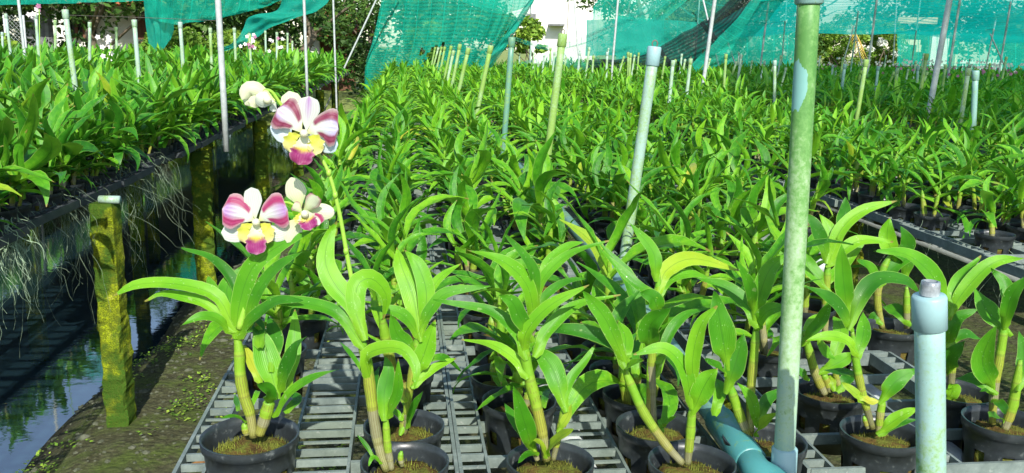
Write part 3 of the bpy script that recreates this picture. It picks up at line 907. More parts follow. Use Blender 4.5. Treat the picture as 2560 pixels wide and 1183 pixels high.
def blade(path3, w, upf, rs, na=4, ns=14, fold=0.36, sheath=0.01):
    C = catmull(path3, ns)
    V = []; UV = []
    tw = rs.uniform(-0.25, 0.25)
    C = [C[0] - (C[1] - C[0]).normalized() * min(0.014, 0.5 * w)] + C
    ns += 1
    for i, c in enumerate(C):
        s = max(0, i - 1) / (ns - 1)
        t = (C[min(i + 1, ns)] - C[max(i - 1, 0)]).normalized()
        toc = (CAM - c).normalized()
        nv = toc * (1 - upf) + Vector((0, 0, 1)) * upf
        nv = nv - t * nv.dot(t)
        if nv.length < 1e-3: nv = toc
        nv.normalize()
        side = t.cross(nv).normalized()
        a = tw * (s - 0.3)
        side, nv = side * math.cos(a) + nv * math.sin(a), nv * math.cos(a) - side * math.sin(a)
        bl = min(1.0, s / 0.2); bl = bl * bl * (3 - 2 * bl)
        prof = 0.5 * w * min(1.0, 0.42 + 1.5 * s) * max(0, 1 - s) ** 0.68 * 1.28 * (1 if s < 0.4 else 1 + 0.22 * math.sin((s - 0.4) * 5.2))
        ww = (1 - bl) * min(sheath, 0.36 * w) + bl * prof
        if i == 0: ww *= 0.45
        if i == ns: ww = w * 0.02
        fo = fold * (1.25 - s)
        for k in range(na + 1):
            u = k / na * 2 - 1
            wv = 0.10 * w * abs(u) * math.sin(s * 9.0 + (2.2 if u > 0 else 0) + tw * 30) * s
            h = bl * (abs(u) * ww * fo + wv) - (1 - bl) * u * u * ww * 0.8
            V.append(c + side * (u * ww * (1 + 0.05 * math.sin(s * 13 + tw * 40 + u))) + nv * h); UV.append((k / na, s))
    F = [(i * (na + 1) + k, i * (na + 1) + k + 1, (i + 1) * (na + 1) + k + 1, (i + 1) * (na + 1) + k) for i in range(ns) for k in range(na)]
    return V, F, UV

def hero_plant(label, potpx, f_or_none, canes, leaves, crop, potmesh=None, rimz=RIM_Z, seed=1, leafkey='leaf_main', tufts=40):
    """crop = (ox, oy, scale): traced coordinates to photo pixels; canes: (path, width); leaves: (path, width, flag)"""
    rs = random.Random(seed)
    ox, oy, sc = crop
    P = lambda q: (ox + q[0] * sc, oy + q[1] * sc)
    base = at_z(potpx[0], potpx[1], rimz)
    f = fdist(base)
    t = thing('potted_orchid', label, 'potted orchid', base)
    ob('pot', potmesh or POT, t, rot=(0, 0, rs.uniform(0, 6)))
    big = potmesh is POT_BIG
    ob('moss_bed', FILLS[seed % 4], t, scale=1.13 if big else 1.0)
    ppm = FPX / (base - CAM).dot(look)
    for path, w in canes:
        pts = catmull(px_path([P(q) for q in path], f, 0, 0), 16)
        # root the first point in the moss
        m = MB(); rad = []
        for i in range(17):
            s = i / 16
            r = 0.39 * w * sc / ppm * (0.62 + 0.42 * math.sin(math.pi * min(1, 0.1 + s * 0.85)))
            if i % 4 == 0: r *= 1.09
            if s > 0.8: r *= 1 - 0.45 * ((s - 0.8) / 0.2) ** 1.3
            rad.append(r)
        m.tube([p - base for p in pts], rad, 12)
        ob('cane', m.mesh('cane', M['cane']), t)
    for j, lf in enumerate(leaves):
        path, w = lf[0], lf[1]
        flag = lf[2] if len(lf) > 2 else ''
        dz = rs.uniform(-0.045, 0.045)
        if 'b' in flag: dz = 0.05
        if 'f' in flag: dz = -0.05
        upf = 0.18 if 'B' in flag else 0.42
        p3 = px_path([P(q) for q in path], f, -0.007 if 'b' not in flag else 0.003, dz)
        V, F, UV = blade(p3, w * sc / ppm * (0.96 if 'B' in flag else 0.97), upf, rs, sheath=0.5 * canes[0][1] * sc / ppm * 0.8)
        V = np.array([tuple(v - base) for v in V])
        mk = 'leaf_yellow' if 'y' in flag else ('leaf_lime' if 'l' in flag else leafkey)
        ob('leaf', np_mesh('leaf', V, np.array(F), M[mk], uv=np.array(UV)), t)
    if tufts:
        m = MB(); rr = 0.0495 if big else 0.044
        for k in range(tufts * 6):
            a = rs.uniform(0, 6.28); q = rr * math.sqrt(rs.random())
            x, y = q * math.cos(a), q * math.sin(a); z = -0.016 * (1.13 if big else 1) - 0.006 * (q / rr) ** 3
            hgt = rs.uniform(0.002, 0.006); dx, dy = rs.gauss(0, 0.002), rs.gauss(0, 0.002)
            e = 0.0006
            m.add([(x - e, y, z - 0.003), (x + e, y, z - 0.003), (x + dx, y + dy, z + hgt)], [(0, 1, 2)])
        o = ob('moss', m.mesh('moss', M['moss_blade']), t); o['kind'] = 'stuff'
    return t, base, f, ppm, P
M['moss_blade'] = simple('moss_blade', (0.17, 0.21, 0.025), 0.8, 0.2, scale=60, c2=(0.075, 0.07, 0.012), bump=0)

C1 = (280, 560, 0.5268); C2 = (700, 560, 0.5268); C3 = (1080, 560, 0.5268); C4 = (1400, 560, 0.5268); C5 = (1900, 460, 0.6111)
HERO_POS = []
def hp(*a, **k):
    r = hero_plant(*a, **k); HERO_POS.append(r[1]); return r

flowering = hp('flowering potted orchid with magenta and white blooms in the big black pot', (625, 1086), None,
   [([(672, 1010), (655, 900), (625, 810), (607, 700), (603, 600), (585, 500)], 66), ([(700, 1000), (735, 890), (752, 820)], 74), ([(640, 1000), (634, 975), (628, 940)], 46)],
   [([(575, 480), (490, 340), (300, 285), (120, 288), (5, 345)], 78), ([(565, 490), (450, 385), (330, 345), (230, 333), (155, 368)], 58), ([(560, 500), (490, 448), (420, 440), (325, 485)], 60),
    ([(595, 470), (590, 300), (480, 165), (330, 115)], 60, 'b'), ([(540, 420), (480, 310), (455, 242)], 55, 'b'), ([(590, 440), (545, 310), (630, 195)], 95, 'bB'),
    ([(590, 500), (605, 380), (665, 210), (790, 105), (965, 25)], 100, 'B'), ([(640, 480), (690, 330), (790, 200), (912, 128)], 68), ([(600, 520), (690, 430), (790, 368), (905, 362)], 78, 'f'),
    ([(775, 780), (730, 620), (680, 470)], 135, 'B'), ([(790, 780), (830, 680), (870, 590), (925, 535)], 80), ([(830, 760), (862, 580), (868, 405)], 85, 'bB'), ([(760, 660), (770, 540), (745, 440)], 95, 'bB'),
    ([(770, 900), (850, 800), (950, 730), (1080, 690)], 55, 'f'), ([(750, 850), (745, 790), (690, 758)], 75, 'fB'), ([(635, 935), (575, 912), (513, 925)], 26, 'f'), ([(695, 730), (660, 650), (625, 570)], 60, 'y'),
    ([(700, 560), (690, 480), (650, 420)], 70, 'b'), ([(830, 880), (880, 830), (800, 780)], 50, 'b'), ([(600, 880), (590, 840), (585, 810)], 30, 'b'), ([(655, 880), (690, 800), (695, 795)], 30, 'b')],
   C1, potmesh=POT_BIG, rimz=0.885, seed=3, tufts=90)
spray = hp('potted orchid with a drooping yellow-lit leaf and a long bare flower spike', (1012, 1152), None,
   [([(505, 1170), (470, 1060), (445, 920), (425, 760), (410, 640), (390, 570), (372, 450)], 66), ([(530, 1165), (510, 1050), (500, 890)], 46), ([(580, 1150), (572, 1110), (577, 1078)], 34)],
   [([(378, 560), (280, 430), (150, 383), (0, 362), (-70, 352)], 78), ([(390, 500), (358, 390), (372, 285), (440, 262), (505, 340), (490, 455)], 110, 'B'), ([(385, 500), (345, 390), (262, 290), (215, 180), (230, 70), (272, -15)], 112, 'B'),
    ([(425, 720), (408, 630), (480, 592), (580, 598), (645, 680), (638, 785)], 84, 'fl'), ([(495, 895), (495, 800), (515, 700), (500, 630)], 84, 'B'), ([(512, 905), (558, 800), (560, 640)], 60), ([(395, 700), (330, 610), (285, 560)], 26, 'b'),
    ([(440, 1100), (400, 1040), (365, 1000)], 24), ([(480, 1130), (440, 1110), (420, 1150)], 28), ([(460, 880), (440, 760), (470, 680)], 60, 'b')], C2, seed=5)
hp('potted orchid with a broad dark keeled pair of upright leaves on a purplish cane', (1010, 1062), None,
   [([(590, 1000), (610, 820), (640, 620), (660, 480)], 46), ([(575, 990), (585, 930), (600, 880)], 36)],
   [([(660, 510), (630, 340), (580, 210), (555, 112)], 115, 'B'), ([(675, 490), (695, 330), (655, 200), (590, 120)], 95, 'B'), ([(655, 525), (590, 440), (520, 410), (415, 398)], 70), ([(640, 600), (560, 530), (528, 430)], 85, 'B'),
    ([(650, 700), (690, 600), (735, 455)], 110, 'B'), ([(665, 500), (720, 400), (800, 325), (1015, 292)], 72), ([(640, 760), (740, 680), (835, 638)], 52), ([(700, 640), (790, 640), (857, 700)], 48, 'b'), ([(690, 360), (760, 255), (858, 190)], 48, 'b'),
    ([(575, 985), (605, 890), (590, 845), (560, 830)], 40), ([(600, 960), (640, 860), (682, 790)], 42), ([(590, 830), (600, 770), (580, 750)], 50, 'y'), ([(575, 920), (545, 890), (520, 880)], 36)], C2, seed=8)
hp('potted orchid with a tall symmetrical fan of dewy arching leaves, fat pale cane', (1376, 1150), None,
   [([(545, 1120), (525, 1000), (495, 860), (460, 720), (440, 600), (452, 520)], 66), ([(575, 1120), (610, 960), (630, 840)], 40), ([(500, 1120), (480, 1060), (462, 1020)], 40), ([(460, 560), (480, 480), (488, 400)], 44)],
   [([(440, 610), (400, 510), (270, 410), (5, 360)], 76), ([(440, 710), (390, 640), (280, 572), (140, 548)], 62), ([(430, 590), (455, 500), (560, 388), (745, 288)], 80), ([(465, 530), (415, 440), (380, 370), (318, 338)], 88, 'B'),
    ([(485, 430), (450, 290), (340, 180), (165, 122)], 84), ([(492, 390), (485, 240), (430, 140), (345, 50)], 60), ([(488, 345), (545, 235), (660, 140), (840, 80)], 58), ([(492, 410), (550, 330), (640, 272), (728, 260)], 48, 'b'),
    ([(505, 260), (560, 170), (640, 108), (722, 84)], 52, 'b'), ([(500, 600), (555, 500), (680, 388), (895, 338)], 74, 'b'), ([(622, 840), (585, 720), (540, 640), (460, 588)], 118, 'B'), ([(625, 850), (650, 750), (720, 660), (775, 572)], 54),
    ([(475, 1060), (435, 930), (390, 772)], 98, 'fB'), ([(455, 1030), (390, 930), (345, 850)], 62, 'b'), ([(545, 1075), (600, 1020), (670, 972)], 74, 'fy'), ([(605, 970), (640, 920), (662, 856)], 48, 'y'), ([(500, 1085), (445, 1098), (408, 1135)], 38, 'f'),
    ([(545, 1100), (510, 1040), (480, 1030)], 44, 'y'), ([(530, 860), (540, 810), (560, 780)], 40, 'b')], C3, seed=13)
hp('potted orchid with one long slanting green cane and a shorter upright striped cane', (1730, 1153), None,
   [([(580, 1135), (500, 1045), (400, 900), (335, 760), (298, 670)], 56), ([(605, 1140), (620, 980), (630, 840)], 54)],
   [([(305, 660), (265, 580), (150, 520), (0, 500), (-60, 522)], 84), ([(300, 640), (225, 470), (170, 390), (105, 315)], 90, 'B'), ([(305, 650), (310, 540), (272, 460)], 84, 'bB'), ([(305, 685), (350, 665), (395, 645)], 64, 'f'),
    ([(622, 845), (590, 690), (490, 590), (348, 622)], 84), ([(630, 770), (632, 620), (670, 480), (745, 388)], 84), ([(640, 870), (690, 760), (745, 685)], 118, 'B'), ([(325, 640), (330, 560), (360, 520)], 44, 'b')], C4, seed=17)
hp('potted orchid with a tall grey bare cane topped by a lime-yellow drooping leaf', (1640, 1062), None,
   [([(445, 950), (437, 800), (435, 650), (455, 450), (465, 320), (468, 230)], 50), ([(415, 940), (425, 800), (420, 640)], 36)],
   [([(455, 330), (380, 300), (290, 220), (180, 108)], 54), ([(455, 240), (440, 130), (330, -5)], 70), ([(470, 310), (510, 215), (640, 165), (860, 225)], 90, 'lB'), ([(465, 340), (530, 262), (630, 238), (730, 262)], 56, 'b'),
    ([(470, 420), (440, 350), (380, 325)], 90, 'B'), ([(425, 590), (430, 480), (520, 400)], 118, 'fB'), ([(360, 700), (350, 600), (385, 540)], 60, 'b'), ([(460, 640), (490, 600), (520, 560)], 70, 'b'), ([(490, 960), (510, 940), (555, 908)], 34, 'f'), ([(490, 980), (470, 940), (480, 925)], 20),
    ([(460, 700), (520, 520), (600, 430), (720, 400)], 60, 'b')], C4, seed=19)
hp('potted orchid with a bright lime upright cane beside the elbow of the thick teal pipe', (1912, 1098), None,
   [([(900, 1010), (850, 900), (792, 720)], 58), ([(905, 990), (905, 800), (922, 600), (932, 470)], 54)],
   [([(925, 460), (890, 390), (790, 300), (640, 255)], 80), ([(915, 390), (900, 290), (836, 172)], 62, 'B'), ([(930, 420), (950, 330), (1000, 210), (1090, 140)], 95, 'B'), ([(935, 480), (985, 415), (1080, 388)], 80), ([(790, 650), (765, 500), (735, 320)], 138, 'B'),
    ([(800, 760), (840, 640), (872, 520)], 108, 'B'), ([(785, 700), (740, 672), (688, 640)], 62), ([(935, 940), (905, 830), (838, 752)], 64), ([(950, 910), (990, 830), (1070, 775)], 66), ([(930, 985), (975, 940), (1045, 895)], 76, 'fy'), ([(740, 880), (760, 780), (720, 730)], 70, 'b')], C4, seed=23)
hp('potted orchid with slim banded cane and leaning stump, just behind the clipped pipe stub', (2205, 1078), None,
   [([(460, 1000), (420, 860), (395, 740), (375, 590)], 42), ([(485, 1015), (492, 940), (505, 870)], 40), ([(440, 1000), (430, 970), (425, 950)], 24)],
   [([(395, 690), (350, 640), (270, 622), (183, 645)], 54), ([(370, 580), (300, 480), (178, 415)], 64), ([(355, 510), (340, 380), (333, 245)], 80, 'B'), ([(375, 560), (420, 450), (490, 388), (590, 395), (650, 440)], 80), ([(508, 870), (560, 805), (645, 755)], 80, 'B'),
    ([(500, 1005), (570, 955), (645, 915)], 62), ([(400, 700), (425, 600), (420, 525)], 64, 'bB'), ([(415, 880), (375, 845), (335, 812)], 44, 'y'), ([(415, 870), (450, 890), (490, 888)], 40, 'y'), ([(500, 1015), (560, 980), (640, 965)], 46), ([(395, 780), (330, 770), (260, 760)], 40, 'b')], C5, seed=29)
hp('potted orchid with a squat oval-leaved cane and pale roots over its rim', (2510, 1050), None,
   [([(950, 980), (960, 830), (990, 650), (1000, 550)], 44), ([(1000, 1005), (1035, 900), (1065, 720)], 50)],
   [([(955, 830), (910, 720), (965, 580)], 100, 'B'), ([(945, 840), (880, 800), (798, 795)], 64), ([(1000, 575), (1030, 460), (1100, 370)], 66), ([(1000, 590), (930, 520), (878, 425)], 92, 'b'), ([(1010, 520), (1010, 420), (945, 345)], 60, 'B'), ([(960, 880), (990, 910), (1005, 940)], 50, 'f'),
    ([(990, 960), (960, 950), (940, 955)], 60, 'f'), ([(1060, 820), (1080, 700), (1060, 600)], 60), ([(950, 860), (930, 845), (900, 850)], 30)], C5, seed=31)
hp('potted orchid spreading long drooping leaves on both sides of the clipped pipe stub', (2395, 975), None,
   [([(780, 860), (785, 700), (775, 540), (772, 480)], 44)],
   [([(772, 500), (700, 370), (600, 290), (478, 272)], 86), ([(782, 510), (810, 400), (905, 295)], 64), ([(780, 520), (850, 420), (960, 320), (1090, 302)], 70), ([(775, 650), (800, 560), (888, 512)], 66), ([(775, 760), (790, 700), (842, 642)], 74), ([(775, 650), (840, 615), (908, 635)], 50), ([(770, 880), (790, 840), (780, 815)], 70, 'B')], C5, seed=37)
hp('potted orchid raising one long glossy leaf beside the thick mossy standpipe', (2075, 975), None,
   [([(265, 860), (225, 770), (180, 600)], 46), ([(285, 850), (270, 800), (255, 770)], 36), ([(330, 850), (310, 780), (300, 700)], 30)],
   [([(180, 640), (250, 560), (290, 470)], 60), ([(185, 620), (210, 570), (240, 530)], 50, 'b'), ([(300, 720), (330, 600), (300, 540)], 70, 'bB'), ([(265, 760), (340, 720), (378, 690)], 64, 'B'), ([(300, 830), (290, 800), (275, 790)], 40, 'y'), ([(330, 830), (360, 790), (340, 760)], 60), ([(190, 790), (170, 770), (160, 750)], 40), ([(250, 650), (270, 690), (310, 720)], 46)], C5, seed=41)
hp('potted orchid with a high glossy leaf sweeping over the bench edge toward the aisle', (2065, 838), None,
   [([(265, 620), (270, 450), (280, 300)], 40)],
   [([(285, 310), (330, 190), (420, 110), (560, 68)], 64), ([(278, 310), (230, 180), (185, 120)], 62), ([(275, 300), (290, 200), (240, 120)], 56), ([(290, 320), (400, 235), (545, 238)], 58), ([(325, 200), (345, 130), (350, 55)], 62, 'bB'), ([(270, 400), (330, 350), (440, 215)], 60, 'b'), ([(270, 420), (200, 340), (190, 280)], 76)], C5, seed=43)
hp('potted orchid with a broad drooping pair of leaves in front of the lichened concrete post', (2228, 815), None,
   [([(500, 590), (480, 470), (500, 360), (540, 280)], 38), ([(600, 590), (600, 420)], 34)],
   [([(545, 290), (520, 220), (530, 138)], 80, 'B'), ([(580, 300), (605, 240), (575, 175)], 66, 'B'), ([(590, 380), (600, 310), (540, 275), (465, 275)], 60), ([(500, 400), (560, 330), (650, 290)], 60), ([(490, 400), (440, 340), (400, 310)], 60), ([(600, 560), (560, 520), (500, 500)], 70), ([(490, 560), (470, 540), (440, 550)], 40)], C5, seed=47)

# ------------------------------------------------------------------ orchid flowers
def petal(path3, w, nrm, colf, rs, ns=12, na=8, cup=0.25, ruffle=0.0, tip=0.35, basew=0.06, peak=0.6):
    C = catmull(path3, ns); V = []; UV = []; Cc = []
    for i, c in enumerate(C):
        s = i / ns
        t = (C[min(i + 1, ns)] - C[max(i - 1, 0)]).normalized()
        nv = (nrm - t * nrm.dot(t)).normalized(); side = t.cross(nv).normalized()
        ww = 0.5 * w * min(1.0, basew + (s / peak) ** 1.1) * (max(0, 1 - max(0, (s - peak) / (1 - peak)) ** 2.2) ** tip if s > peak else 1)
        ww = max(ww, w * 0.03)
        if ruffle > 0.05: ww *= 1 + 1.6 * ruffle * math.sin(s * 34) * min(1, s * 2)
        for k in range(na + 1):
            u = k / na * 2 - 1
            rf = ruffle * w * abs(u) ** 1.5 * math.sin(s * 21 + (3.0 if u > 0 else 0.0)) * (0.4 + s)
            V.append(c + side * (u * ww) + nv * (-(abs(u) ** 2) * ww * cup + rf)); UV.append((k / na, s)); Cc.append(colf(u, s))
    F = [(i * (na + 1) + k, i * (na + 1) + k + 1, (i + 1) * (na + 1) + k + 1, (i + 1) * (na + 1) + k) for i in range(ns) for k in range(na)]
    return V, F, UV, Cc

def petal_obj(name, parent, origin, path_px, f, wpx, ppm, colf, rs, dz=(0.0, 0.0), nrm=None, **kw):
    p3 = px_path(path_px, f, dz[0], dz[1])
    V, F, UV, Cc = petal(p3, 0.93 * wpx / ppm, nrm or (CAM - p3[0]).normalized(), colf, rs, **kw)
    me = np_mesh(name, np.array([tuple(v - origin) for v in V]), np.array(F), M['petal'], uv=np.array(UV))
    ca = me.color_attributes.new('Col', 'FLOAT_COLOR', 'POINT')
    ca.data.foreach_set('color', np.array([(*c, 1) for c in Cc], np.float32).ravel())
    return ob(name, me, parent, origin - Vector(parent['org']) if 'org' in parent else (0, 0, 0))

WHITE = (0.60, 0.67, 0.57); CREAM = (0.58, 0.66, 0.26); MAG = (0.33, 0.012, 0.10); LIL = (0.42, 0.22, 0.50); YEL = (0.52, 0.56, 0.03); PINK = (0.28, 0.006, 0.14)
def mixc(a, b, t):
    t = max(0.0, min(1.0, t)); return tuple(a[i] * (1 - t) + b[i] * t for i in range(3))
def col_petal(lil=LIL, mag=MAG):
    def f(u, s):
        c = mixc(WHITE, lil, (s - 0.45) * 2.2)
        k = 1 if (abs(u) > 0.46 + 0.05 * math.sin(s * 9) and s > 0.25) else max(0.0, (abs(u) - 0.36) * 8) if s > 0.3 else 0
        c = mixc(c, mag, min(1, k))
        if abs(u) > 0.955 or s > 0.975: c = mixc(c, WHITE, 0.45)
        if s < 0.22: c = mixc((0.66, 0.70, 0.22), c, s / 0.22)
        return c
    return f
col_pale = lambda u, s: mixc(mixc((0.50, 0.60, 0.16), (0.64, 0.70, 0.46), s * 1.8), MAG, (abs(u) - 0.55) * 2.4 * s)
col_white = lambda u, s: mixc(CREAM, WHITE, s * 3.0 + 0.25)
col_cream = lambda u, s: mixc((0.45, 0.58, 0.10), (0.66, 0.70, 0.46), s * 1.6 + 0.1)
col_lilac = lambda u, s: mixc(WHITE, LIL, (0.55 - abs(u)) * 2 * s)
col_side = lambda u, s: mixc(YEL, (0.66, 0.60, 0.28), max(0, s - 0.55) * 2.0 + max(0, abs(u) - 0.7))
def col_lip(u, s):
    if s < 0.5:
        c = mixc((0.70, 0.72, 0.52), (0.66, 0.58, 0.03), (s - 0.32) * 5.0 * (1.2 - abs(u)))
        return c
    c = mixc((0.62, 0.50, 0.02), PINK, (s - 0.52) * 11 + abs(u) * 1.2 - 0.2)
    if abs(u) > 0.9 or s > 0.97: c = mixc(c, (0.60, 0.36, 0.46), 0.5)
    return c

def flower(parent, pbase, label, f, ppm, spec, seed, column=None):
    """a flower is a part; every petal of it a sub-part"""
    rs = random.Random(seed)
    org = at_f(spec['c'][0], spec['c'][1], f)
    m = MB()
    cpx = column or spec['c']
    cc = at_f(cpx[0], cpx[1], f - 0.008) - org
    d = (CAM - org).normalized()
    m.tube([cc + d * 0.002, cc + d * 0.007, cc + d * 0.011, cc + d * 0.013], [0.0045, 0.0048, 0.0036, 0.001], 10)
    me = m.mesh('flower', M['petal'])
    ca = me.color_attributes.new('Col', 'FLOAT_COLOR', 'POINT')
    ca.data.foreach_set('color', np.array([(0.78, 0.8, 0.6, 1)] * len(me.vertices), np.float32).ravel())
    fl = ob('flower', me, parent, org - pbase)
    fl['label'] = label
    fl['org'] = tuple(org)
    for (nm, path, w, colf, dz, kw) in spec['petals']:
        petal_obj(nm, fl, org, path, f, w, ppm, colf, rs, dz, **kw)
    return fl

ft, fb, ff, fppm, _ = flowering
FA = dict(c=(640, 556), petals=[
    ('sepal', [(639, 548), (634, 512), (628, 469)], 44, col_white, (0.006, 0.004), dict(cup=0.15)),
    ('sepal', [(634, 560), (600, 580), (553, 582)], 50, col_white, (0.006, 0.006), dict(cup=0.15)),
    ('sepal', [(648, 560), (685, 580), (718, 574)], 50, col_white, (0.006, 0.006), dict(cup=0.15)),
    ('petal', [(634, 551), (604, 534), (556, 522)], 92, col_petal(), (0.0, -0.004), dict(cup=0.18, ruffle=0.015, tip=0.3, peak=0.72)),
    ('petal', [(648, 551), (676, 533), (718, 522)], 92, col_petal(), (0.0, -0.004), dict(cup=0.18, ruffle=0.015, tip=0.3, peak=0.72)),
    ('lip', [(640, 558), (640, 596), (640, 637)], 48, col_lip, (-0.007, -0.014), dict(cup=-0.35, ruffle=0.08, tip=0.45, peak=0.78, basew=0.30)),
    ('side_lobe', [(632, 560), (614, 572), (612, 608)], 36, col_side, (-0.002, -0.006), dict(cup=-0.2, ruffle=0.10)),
    ('side_lobe', [(648, 560), (666, 572), (667, 608)], 36, col_side, (-0.002, -0.006), dict(cup=-0.2, ruffle=0.10))])
flower(ft, fb, 'magenta and white bloom facing outward with a frilled magenta lip', ff - 0.01, fppm, FA, 1)
FC = dict(c=(762, 535), petals=[
    ('sepal', [(752, 520), (742, 485), (727, 444)], 52, col_cream, (0.004, 0.0), dict(cup=0.3, tip=0.6, peak=0.5)),
    ('sepal', [(768, 535), (800, 530), (838, 532)], 44, col_cream, (0.006, 0.01), dict(cup=0.3, tip=0.6, peak=0.5)),
    ('sepal', [(752, 545), (734, 570), (718, 607)], 48, col_cream, (0.004, 0.0), dict(cup=0.3, tip=0.6, peak=0.5)),
    ('petal', [(758, 530), (775, 512), (792, 490)], 40, col_pale, (0.0, -0.012), dict(cup=0.4, ruffle=0.03)),
    ('petal', [(766, 538), (785, 545), (799, 562)], 40, col_petal(WHITE), (0.0, -0.012), dict(cup=0.4, ruffle=0.03)),
    ('petal', [(756, 534), (744, 520), (733, 512)], 28, col_pale, (0.0, -0.006), dict(cup=0.4, ruffle=0.03)),
    ('lip', [(760, 530), (768, 550), (778, 575)], 44, col_lip, (-0.006, -0.016), dict(cup=-0.4, ruffle=0.09, peak=0.7, basew=0.4)),
    ('side_lobe', [(756, 530), (750, 545), (752, 560)], 30, col_side, (-0.008, -0.016), dict(cup=-0.2, ruffle=0.1))])
flower(ft, fb, 'half-open cream bloom turned sideways', ff - 0.005, fppm, FC, 2)
m = MB(); m.tube([p - fb for p in catmull(px_path([(598, 822), (612, 770), (632, 700), (646, 640), (648, 580)], ff, -0.006, 0.004), 14)], [0.0042 - 0.0016 * i / 14 for i in range(15)], 8)
m.tube([p - fb for p in catmull(px_path([(646, 640), (690, 560), (700, 512), (704, 490)], ff, 0.0, 0.01), 8)], 0.0016, 6)
m.tube([p - fb for p in catmull(px_path([(697, 506), (725, 508), (750, 525)], ff, 0.006, 0.0), 8)], 0.0018, 6)
ob('flower_stem', m.mesh('flower_stem', M['stem']), ft)

stt, stb, stf, stppm, _ = spray
FB = dict(c=(760, 334), petals=[
    ('sepal', [(766, 326), (770, 285), (773, 241)], 56, col_lilac, (0.006, 0.006), dict(cup=0.2)),
    ('sepal', [(752, 318), (735, 280), (722, 228)], 56, col_cream, (0.014, 0.02), dict(cup=0.3)),
    ('sepal', [(748, 340), (715, 340), (683, 302)], 46, lambda u, s: mixc(WHITE, (0.45, 0.62, 0.80), s * 0.7), (0.006, 0.006), dict(cup=0.2)),
    ('sepal', [(775, 340), (810, 358), (845, 362)], 46, lambda u, s: mixc(WHITE, (0.45, 0.62, 0.80), s * 0.7), (0.006, 0.006), dict(cup=0.2)),
    ('petal', [(754, 330), (728, 298), (694, 272)], 92, col_petal((0.55, 0.45, 0.75), (0.20, 0.014, 0.055)), (0.0, -0.002), dict(cup=0.15, ruffle=0.03, tip=0.25, peak=0.75)),
    ('petal', [(768, 332), (805, 318), (846, 322)], 96, col_petal((0.50, 0.48, 0.78), (0.20, 0.014, 0.055)), (0.0, -0.002), dict(cup=0.15, ruffle=0.03, tip=0.25, peak=0.75)),
    ('lip', [(760, 342), (757, 374), (746, 412)], 56, lambda u, s: mixc(col_lip(u, s), (0.20, 0.008, 0.04), max(0, s - 0.6) * 1.5), (-0.004, -0.012), dict(cup=-0.35, ruffle=0.09, tip=0.45, peak=0.75, basew=0.3)),
    ('side_lobe', [(750, 338), (732, 346), (724, 380)], 40, col_side, (-0.002, -0.006), dict(cup=-0.2, ruffle=0.12)),
    ('side_lobe', [(770, 342), (788, 352), (788, 388)], 40, col_side, (-0.002, -0.006), dict(cup=-0.2, ruffle=0.12))])
flower(stt, stb, 'lilac and wine-red bloom with frilled yellow lip at the top of the spike', stf, stppm, FB, 3)
FD = dict(c=(652, 240), petals=[
    ('sepal', [(688, 252), (655, 232), (622, 224), (605, 250)], 42, col_cream, (0.0, 0.0), dict(cup=0.6, tip=0.5, peak=0.5)),
    ('sepal', [(688, 256), (660, 250), (640, 238)], 40, col_white, (-0.01, -0.014), dict(cup=0.7, tip=0.5, peak=0.5)),
    ('petal', [(660, 245), (635, 240), (612, 262)], 50, col_cream, (0.004, 0.006), dict(cup=0.6, ruffle=0.03)),
    ('petal', [(655, 248), (640, 252), (626, 266)], 30, col_cream, (-0.006, -0.006), dict(cup=0.4, ruffle=0.05)),
    ('sepal', [(690, 255), (684, 268), (682, 280)], 18, col_white, (0.0, 0.0), dict(cup=0.4))])
flower(stt, stb, 'nodding cream bloom seen from behind', stf, stppm, FD, 4, column=(668, 250))
m = MB()
m.tube([p - stb for p in catmull(px_path([(905, 800), (884, 720), (868, 640), (850, 540), (828, 450), (806, 400), (776, 360), (752, 335)], stf, 0.014, 0.016), 24)], [0.0030 - 0.0012 * i / 24 for i in range(25)], 8)
m.tube([p - stb for p in catmull(px_path([(756, 340), (725, 290), (700, 258), (680, 230), (662, 226), (655, 238)], stf, 0.02, 0.0), 18)], 0.0020, 6)
for q in ((865, 628), (838, 488), (822, 432)):
    c = at_f(q[0], q[1], stf + 0.014) - stb; m.tube([c + Vector((0, 0, -0.004)), c, c + Vector((0, 0, 0.004))], [0.0024, 0.0033, 0.0024], 8)
ob('flower_stem', m.mesh('flower_stem', M['stem']), stt)

# ------------------------------------------------------------------ the planted benches
cand = []
def plan(bn, cols, y0, y1, kind, step=0.112):
    r = random.Random(hash(bn) % 1000 if False else sum(map(ord, bn)))
    for c in cols:
        y = y0
        while y < y1:
            x = c + r.gauss(0, 0.007); yy = y + r.gauss(0, 0.008)
            y += step
            if r.random() < 0.04: continue
            cand.append((bn, kind, x, yy))
plan('main', [-0.205, -0.025, 0.155, 0.335], 0.62, 15.0, 'main')
plan('main', [0.61, 0.79], 0.93, 15.0, 'main')
plan('main', [0.97, 1.15], 2.4, 15.0, 'main')
plan('left', [-1.18, -1.36, -1.54, -1.72, -1.90, -2.08], 1.2, 17.4, 'left')
plan('right', [1.68, 1.86, 2.04, 2.22, 2.40, 2.58], 1.85, 17.8, 'right')
individ = []; mass = []
for bn, kind, x, y in cand:
    p = Vector((x, y, RIM_Z))
    if any((p - h).length < (0.105 if h.y < 1.3 else 0.09) for h in HERO_POS): continue
    px, py = proj((x, y, RIM_Z + 0.1))
    if px < -140 or px > 2700 or py > 1330: continue
    d = fdist(p)
    # the very front of the bench: only what the photograph shows there
    if d < 0.93 and bn == 'main': continue
    if bn == 'main' and d < 1.16 and x > 0.5: continue
    if bn == 'right' and d < 2.75 and random.random() < 0.5: continue
    if bn == 'main' and d < 2.3 and random.random() < 0.22: continue
    individ.append((d, bn, kind, x, y))
individ.sort()
mass = individ[290 - len(HERO_POS):]
individ = individ[:290 - len(HERO_POS)]
